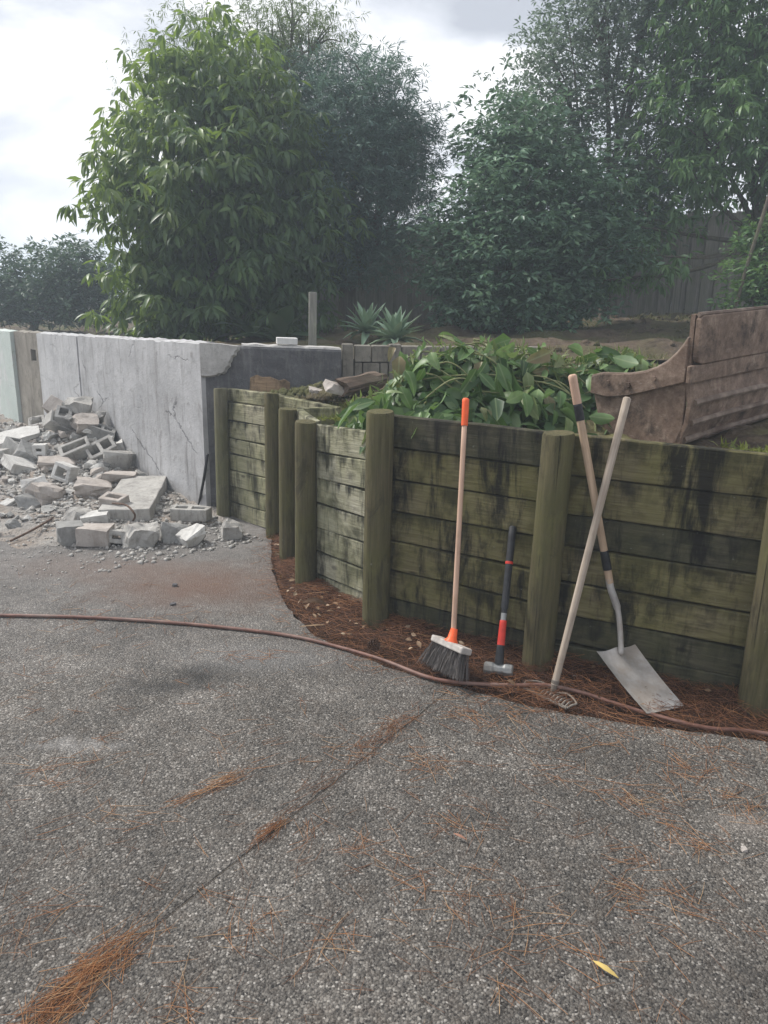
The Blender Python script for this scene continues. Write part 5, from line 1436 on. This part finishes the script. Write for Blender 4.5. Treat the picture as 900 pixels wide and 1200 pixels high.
def heap():
    t = empty('leaf_heap', (.7, 4.5, .97)); tag(t, 'heap of freshly cut branches with large green leaves behind the timber wall', 'leaf heap')
    d = (HB - HA) / np.linalg.norm(HB - HA); nn = np.array([-d[1], d[0]])
    def sample(n, wmin=-.55, wmax=.45):
        out = []
        while len(out) < n:
            u = RNG.uniform(-.42, 1.5); w = RNG.uniform(wmin, wmax)
            q = HA + d * u + nn * w; z = heap_z(*q)
            if z < 1.0: continue
            gx = (heap_z(q[0] + .02, q[1]) - heap_z(q[0] - .02, q[1])) / .04; gy = (heap_z(q[0], q[1] + .02) - heap_z(q[0], q[1] - .02)) / .04
            nv = np.array([-gx, -gy, 1.0]); nv /= np.linalg.norm(nv)
            out.append((q[0], q[1], z, *nv))
        return np.array(out)
    # under layer
    S = sample(2200); N = len(S)
    nv = S[:, 3:]; az = RNG.random(N) * 6.28
    tang = np.stack([np.cos(az), np.sin(az), np.zeros(N)], 1); D = tang - nv * (tang * nv).sum(1, keepdims=True) + np.array([0, -.15, -.25]) + nv * RNG.uniform(-.1, .35, (N, 1))
    pos = S[:, :3] - nv * RNG.uniform(.0, .12, (N, 1))
    me = scatter_mesh('foliage', OVAL, pos, basis(D, RNG.normal(0, .7, N), nv + RNG.normal(0, .35, (N, 3))), RNG.uniform(.06, .16, N), RNG.random(N), MAT['L_heap_fill'])
    o = ob('foliage', me); attach(o, t); o['kind'] = 'stuff'
    # sprigs on the far side
    S2 = sample(420, -.15, .5); S2 = S2[RNG.random(len(S2)) < .25 + .75 * np.clip(S2[:, 0] - .35, 0, 1)]; N = len(S2); per = 5; nv = np.repeat(S2[:, 3:], per, 0); M_ = N * per
    D = RNG.normal(0, .6, (M_, 3)) + np.array([0, -.1, .75]); pos = np.repeat(S2[:, :3], per, 0) + RNG.normal(0, .02, (M_, 3)) + np.array([0, 0, .02])
    me = scatter_mesh('sprigs', leaf_template([(0, .02), (.5, .11), (1, .01)], .3, .5), pos, basis(D, RNG.random(M_) * 6.28), RNG.uniform(.03, .09, M_), RNG.random(M_), MAT['L_sprig'])
    o = ob('sprigs', me); attach(o, t); o['kind'] = 'stuff'
    # stems
    m = MB()
    for k in range(80):
        q = sample(1, -.3, .35)[0]
        if q[0] < .3: continue
        a = RNG.uniform(-.6, .6) + (math.pi if RNG.random() < .5 else 0); L = RNG.uniform(.25, .6)
        pts = []
        for j in range(5):
            x = q[0] + math.cos(a) * L * (j / 4 - .3); y = q[1] + math.sin(a) * L * .5 * (j / 4 - .3)
            pts.append((x, y, max(heap_z(x, y), 1.0) + .015 + .05 * math.sin(j + k)))
        m.tube(smooth_path(pts, 3), .0045, 5)
    o = ob('stems', m.mesh('stems', MAT['stem'], True)); attach(o, t); o['kind'] = 'stuff'
    # leaves one can tell apart, most of them hanging down the near face in fans
    var = []
    for k in range(6):
        V, F = leaf_template([(0, .012), (.1, .09), (.3, .2 + .012 * k), (.55, .235 - .01 * k), (.8, .16), (.94, .07), (1, .006)], .25 + .16 * (k % 3), .15 + .25 * (k % 4)); V[:, 1] += .05 * math.sin(k * 2.1) * np.sin(V[:, 0] * 4); V = V * .2
        var.append(fast('leaf', V, F, MAT['L_heap'], True))
    n = 0
    fans = sample(66, -.5, .12)
    for f in fans:
        nv = Vector(f[3:]); c = Vector(f[:3]) + nv * .05
        for j in range(RNG.integers(3, 6)):
            if n >= 260: break
            out = Vector((RNG.normal(0, .8), -.45 + RNG.normal(0, .45), -.45 + RNG.normal(0, .5))); out = out - nv * out.dot(nv) * RNG.uniform(.2, .9)
            b = basis(np.array([out[:]]), np.array([RNG.normal(0, .8)]), np.array([[nv.x, nv.y, nv.z + .15]]))[0]
            o = ob('leaf', var[n % 6]); M = Matrix(b.tolist()).to_4x4() @ Matrix.Scale(float(RNG.uniform(.35, .92)), 4); M.translation = c + Vector(RNG.normal(0, .035, 3)); o.matrix_world = M; attach(o, t); n += 1
    # the bunch that spills over the wall at the left
    for j in range(16):
        c = Vector((-.02 + RNG.normal(0, .07), 4.05 + RNG.normal(0, .1), 1.12 + RNG.normal(0, .06)))
        out = np.array([[RNG.normal(-.25, .5), RNG.normal(-.4, .4), RNG.normal(-.6, .35)]])
        b = basis(out, np.array([RNG.normal(0, .5)]), np.array([[-.2, -.6, .6]]))[0]
        o = ob('leaf', var[j % 6]); M = Matrix(b.tolist()).to_4x4() @ Matrix.Scale(float(RNG.uniform(.7, 1.05)), 4); M.translation = c; o.matrix_world = M; attach(o, t)
heap()

# ------------------------------------------------------------------ pine needles and litter
MAT['needle'] = m_leaf('dry_pine_needle', [(.07, .032, .02), (.2, .085, .042), (.42, .19, .075), (.54, .36, .2)], (.3, .12, .04), .1, .65)
NEEDLE = (np.array([(0, -.0065, 0), (0, .0065, 0), (0, 0, .0112), (.5, -.006, -.0), (.5, .006, -.0), (.5, 0, .011), (1, -.003, 0), (1, .003, 0), (1, 0, .005)], float), np.array([(0, 3, 4, 1), (1, 4, 5, 2), (2, 5, 3, 0), (3, 6, 7, 4), (4, 7, 8, 5), (5, 8, 6, 3)]))
def bent(k):
    V = NEEDLE[0].copy(); V[:, 1] += k * (V[:, 0] - .5) ** 2 - k * .25; return (V, NEEDLE[1])
def needles(name, label, pos, az, L, tilt, vary, curve=.12):
    N = len(pos); D = np.stack([np.cos(az), np.sin(az), np.tan(tilt)], 1)
    h = N // 2; parts = []
    me1 = [(pos[:h], D[:h], L[:h], vary[:h], bent(curve)), (pos[h:], D[h:], L[h:], vary[h:], bent(-curve))]
    Vs, Fs, A = [], [], []; off = 0
    for p, d, l, v, tp in me1:
        X = np.einsum('nij,kj->nki', basis(d), tp[0]) * l[:, None, None] + (p - d / np.linalg.norm(d, axis=1, keepdims=True) * l[:, None] / 2)[:, None, :]
        k = len(tp[0]); Vs.append(X.reshape(-1, 3)); Fs.append((tp[1][None] + (np.arange(len(p)) * k)[:, None, None]).reshape(-1, 4) + off); A.append(np.repeat(v, k)); off += len(p) * k
    return tag(ob(name, fast(name, np.concatenate(Vs), np.concatenate(Fs), MAT['needle'], True, np.concatenate(A))), label, 'pine needles', kind='stuff')
# litter over the bed
n = 15000
A_ = resample(BED_IN, 400); B_ = resample(BED_OUT, 400)
i = RNG.integers(0, 400, n); v = RNG.random(n) ** .8
p = A_[i] * (1 - v)[:, None] + B_[i] * v[:, None] + RNG.normal(0, .015, (n, 3))
p[:, 2] = .004 + .03 * np.minimum(1, v * 2) + RNG.uniform(0, .022, n) + .018 * np.sin(p[:, 0] * 13) * np.sin(p[:, 1] * 11)
needles('needle_litter', 'rusty brown pine needles covering the planting bed', p, RNG.random(n) * 6.28, RNG.uniform(.05, .13, n), RNG.normal(0, .16, n), np.clip(RNG.normal(.27, .2, n), 0, 1))
# (strays)
P_, Az, Ln, Vr, Zs = [], [], [], [], []
def clump(c, n, r, az, spread, vr=.5, L=(.06, .13), dz=.004):
    a = math.radians(az) if az is not None else None
    for k in range(n):
        aa = (a if a is not None else RNG.random() * 6.28) + RNG.normal(0, spread)
        u, w = RNG.normal(0, r[0]), RNG.normal(0, r[1]); ca, sa = (math.cos(a), math.sin(a)) if a is not None else (1, 0)
        P_.append((c[0] + u * ca - w * sa, c[1] + u * sa + w * ca, .003 + RNG.random() * dz)); Az.append(aa); Ln.append(RNG.uniform(*L)); Vr.append(np.clip(RNG.normal(vr, .2), 0, 1))
JA = 56.1
clump((-0.699, 1.576, 0.000), 150, (.085, .026), JA, .5, .68, (.06, .13), .012)
clump((-0.753, 1.464, 0.000), 130, (.06, .03), JA, .55, .65, (.06, .13), .012)
clump((-0.339, 2.092, 0.000), 60, (.035, .012), JA, .3, .5, (.06, .11), .012)
clump((-0.203, 2.318, 0.000), 45, (.11, .02), JA, .25, .4, (.05, .1), .008)
clump((0.052, 2.713, 0.000), 110, (.1, .03), JA, .5, .45, (.05, .11), .01)
clump((-0.562, 2.330, 0.000), 70, (.09, .02), 40, .35, .7, (.07, .12), .008)
clump((-0.593, 3.326, 0.000), 30, (.1, .03), 10, .8, .5)
for px, n, sd in (((-0.936, 1.703, 0.000), 46, .05), ((-1.102, 2.413, 0.000), 30, .06), ((-0.320, 1.681, 0.000), 40, .05), ((-0.112, 1.659, 0.000), 40, .05), ((-0.215, 2.056, 0.000), 24, .035), ((-0.058, 2.041, 0.000), 24, .03), ((0.209, 2.486, 0.000), 50, .045), ((0.257, 2.131, 0.000), 30, .04), ((0.354, 1.744, 0.000), 20, .05), ((0.343, 1.526, 0.000), 24, .035), ((0.886, 2.331, 0.000), 40, .06), ((1.074, 2.437, 0.000), 46, .07), ((1.259, 2.296, 0.000), 46, .05), ((0.924, 2.262, 0.000), 30, .05), ((0.788, 2.009, 0.000), 30, .035), ((0.719, 1.865, 0.000), 46, .035), ((0.908, 1.805, 0.000), 26, .04), ((0.569, 1.662, 0.000), 22, .05), ((0.412, 1.672, 0.000), 20, .05), ((1.005, 2.093, -0.000), 36, .04), ((0.099, 1.933, 0.000), 24, .05), ((0.193, 1.801, 0.000), 24, .05), ((0.326, 1.905, 0.000), 18, .05), ((-0.470, 1.470, 0.000), 30, .04), ((-0.813, 2.139, 0.000), 20, .06), ((-1.167, 2.384, 0.000), 24, .06), ((-0.078, 2.559, -0.000), 40, .07), ((0.535, 2.764, 0.000), 60, .09), ((0.851, 2.652, 0.000), 50, .09), ((0.337, 2.856, 0.000), 70, .08), ((1.222, 2.578, 0.000), 50, .08), ((0.626, 2.448, 0.000), 40, .07), ((-1.188, 3.694, 0.000), 40, .12), ((-1.601, 3.728, 0.000), 30, .12), ((-1.476, 3.114, 0.000), 30, .12), ((-0.527, 2.542, 0.000), 20, .08)):
    a = RNG.random() * 360
    clump(px, int(n * .8), (sd * 1.25, sd * .9), a, .8, .62, (.05, .12))
for k in range(900):
    y = 1.25 + 3.2 * RNG.random() ** 1.3; x = RNG.uniform(-.75, .75) * (y + .3) * .95
    if x > .1 and y > 2.7: continue
    for j in range(RNG.integers(1, 4)):
        P_.append((x + RNG.normal(0, .006), y + RNG.normal(0, .006), .003)); Az.append(RNG.random() * 6.28); Ln.append(RNG.uniform(.03, .1)); Vr.append(np.clip(RNG.normal(.55, .25), 0, 1))
for k in range(700):       # spill along the driveway edge
    q = A_[RNG.integers(0, 400)]; P_.append((q[0] + RNG.normal(-.03, .05), q[1] + RNG.normal(-.04, .05), .004 + RNG.random() * .008)); Az.append(RNG.random() * 6.28); Ln.append(RNG.uniform(.04, .11)); Vr.append(np.clip(RNG.normal(.45, .2), 0, 1))
clump((0.724, 2.939, 0.030), 70, (.06, .05), None, 1.0, .35, (.05, .12), .03)
needles('stray_pine_needles', 'orange brown pine needles strewn in clumps over the driveway and its joint', np.array(P_), np.array(Az), np.array(Ln), RNG.normal(0, .03, len(P_)), np.array(Vr), .1)

MAT['deadleaf'] = m_leaf('dead_leaf', [(.12, .07, .04), (.26, .17, .1), (.42, .32, .22)], (.2, .12, .05), .15, .7)
def leaf_litter():
    N = 130; i = np.concatenate([RNG.integers(20, 150, 100), RNG.integers(150, 380, 30)]); v = RNG.uniform(.05, .95, N)
    p = A_[i] * (1 - v)[:, None] + B_[i] * v[:, None]; p[:, 2] = .035 + RNG.random(N) * .025
    D = np.stack([np.cos(RNG.random(N) * 6.28), np.sin(RNG.random(N) * 6.28), RNG.normal(0, .3, N)], 1) + .01
    tag(ob('dead_leaf_litter', scatter_mesh('dead_leaf_litter', OVAL, p, basis(D, RNG.normal(0, .5, N)), RNG.uniform(.02, .05, N), RNG.random(N), MAT['deadleaf'])), 'brown dead leaves on the needle bed beside the posts', 'dead leaves', kind='stuff')
leaf_litter()
def one_leaf(name, p, L, az, mat, label, tpl, cat, curl=.2):
    V, F = tpl; o = ob(name, fast(name, V * L, F, mat, True)); o.location = (p[0], p[1], p[2] + .012); o.rotation_euler = (curl, -.08, az); tag(o, label, cat)
MAT['yleaf'] = plain('yellow_leaf', (.42, .31, .1), .6)
MAT['rleaf'] = plain('red_brown_leaf', (.26, .13, .085), .6)
one_leaf('fallen_leaf', (0.562, 1.603, 0.005), .075, -.75, MAT['yleaf'], 'narrow yellow fallen leaf on the driveway near the bottom right', leaf_template([(0, .004), (.2, .07), (.5, .1), (.8, .06), (1, .004)], .4, .15), 'leaf')
one_leaf('fallen_leaf', (0.242, 2.083, 0.005), .05, -.6, MAT['rleaf'], 'small pinkish brown fallen leaf in the middle of the driveway', leaf_template([(0, .004), (.2, .07), (.5, .1), (.8, .06), (1, .004)], .4, .15), 'leaf')
one_leaf('fallen_leaf', (-0.414, 3.613, 0.020), .12, .1, MAT['ply'], 'pale straw coloured bark strip lying at the edge of the needle bed', leaf_template([(0, .03), (.3, .05), (.7, .05), (1, .03)], .5, .02), 'bark strip', .1)
one_leaf('dry_frond', (-0.424, 3.833, 0.060), .15, .15, MAT['deadleaf'], 'pale curled dry leaf on the needle bed between two posts', leaf_template([(0, .02), (.2, .12), (.5, .16), (.8, .1), (1, .01)], .9, .3), 'leaf', .3)
lump('pebble', (1.155, 2.050, 0.000), (.018, .018, .014), (0, 0, 0), 'block_tan', 'lone round tan pebble on the driveway at the right', 'pebble', 71, .1)
lump('pebble', (-1.218, 4.223, -0.000), (.03, .022, .018), (0, 0, 0), 'tar', 'small black stone on the reddish dust near the rubble', 'stone', 72, .1)
lump('pebble', (-1.152, 3.939, 0.000), (.035, .02, .015), (0, 0, .6), 'tar', 'second small black stone nearer the hose', 'stone', 73, .1)
def cone():
    t = empty('pine_cone', (-0.057, 3.409, 0.030)); tag(t, 'dark brown pine cone on the needle bed before the tall middle post', 'pine cone')
    V = []; F = []
    for k in range(64):
        f = k / 63; az = k * 2.4; r = .026 * math.sin(math.pi * (.12 + .8 * f)) ** .7; z = .062 * f
        c = Vector((math.cos(az) * r * .3, math.sin(az) * r * .3, z)); o_ = Vector((math.cos(az), math.sin(az), .45)) * (r * .95); s = Vector((-math.sin(az), math.cos(az), 0)) * .007
        b = len(V); V += [c - s * .5, c + s * .5, c + o_ + s, c + o_ - s, c + o_ * .9 + Vector((0, 0, .004))]; F += [(b, b + 1, b + 2, b + 3), (b + 3, b + 2, b + 4), (b, b + 3, b + 4), (b + 1, b + 4, b + 2)]
    o = ob('scales', pyd('scales', V, F, plain('cone_scale', (.1, .055, .035), .7)), t); o.rotation_euler = (R(75), 0, .6); o.location = (0, .02, .0)
cone()

# ------------------------------------------------------------------ volume added to imitate lens glare that pales the trees
hz = MB(); hz.box((0, 0, 3.2), (840, 840, 9.0))
t = bpy.data.materials.new('pale_glare_veil'); t.use_nodes = True
for n in list(t.node_tree.nodes):
    if n.type == 'BSDF_PRINCIPLED': t.node_tree.nodes.remove(n)
pv = t.node_tree.nodes.new('ShaderNodeVolumePrincipled')
pv.inputs['Color'].default_value = (.78, .89, 1.0, 1)
pv.inputs['Density'].default_value = .007
pv.inputs['Anisotropy'].default_value = .2
t.node_tree.links.new(pv.outputs[0], [n for n in t.node_tree.nodes if n.type == 'OUTPUT_MATERIAL'][0].inputs['Volume'])
tag(ob('glare_veil', hz.mesh('glare_veil', t)), 'thin bluish veil added over the yard to imitate lens glare', 'glare_veil', kind='stuff')
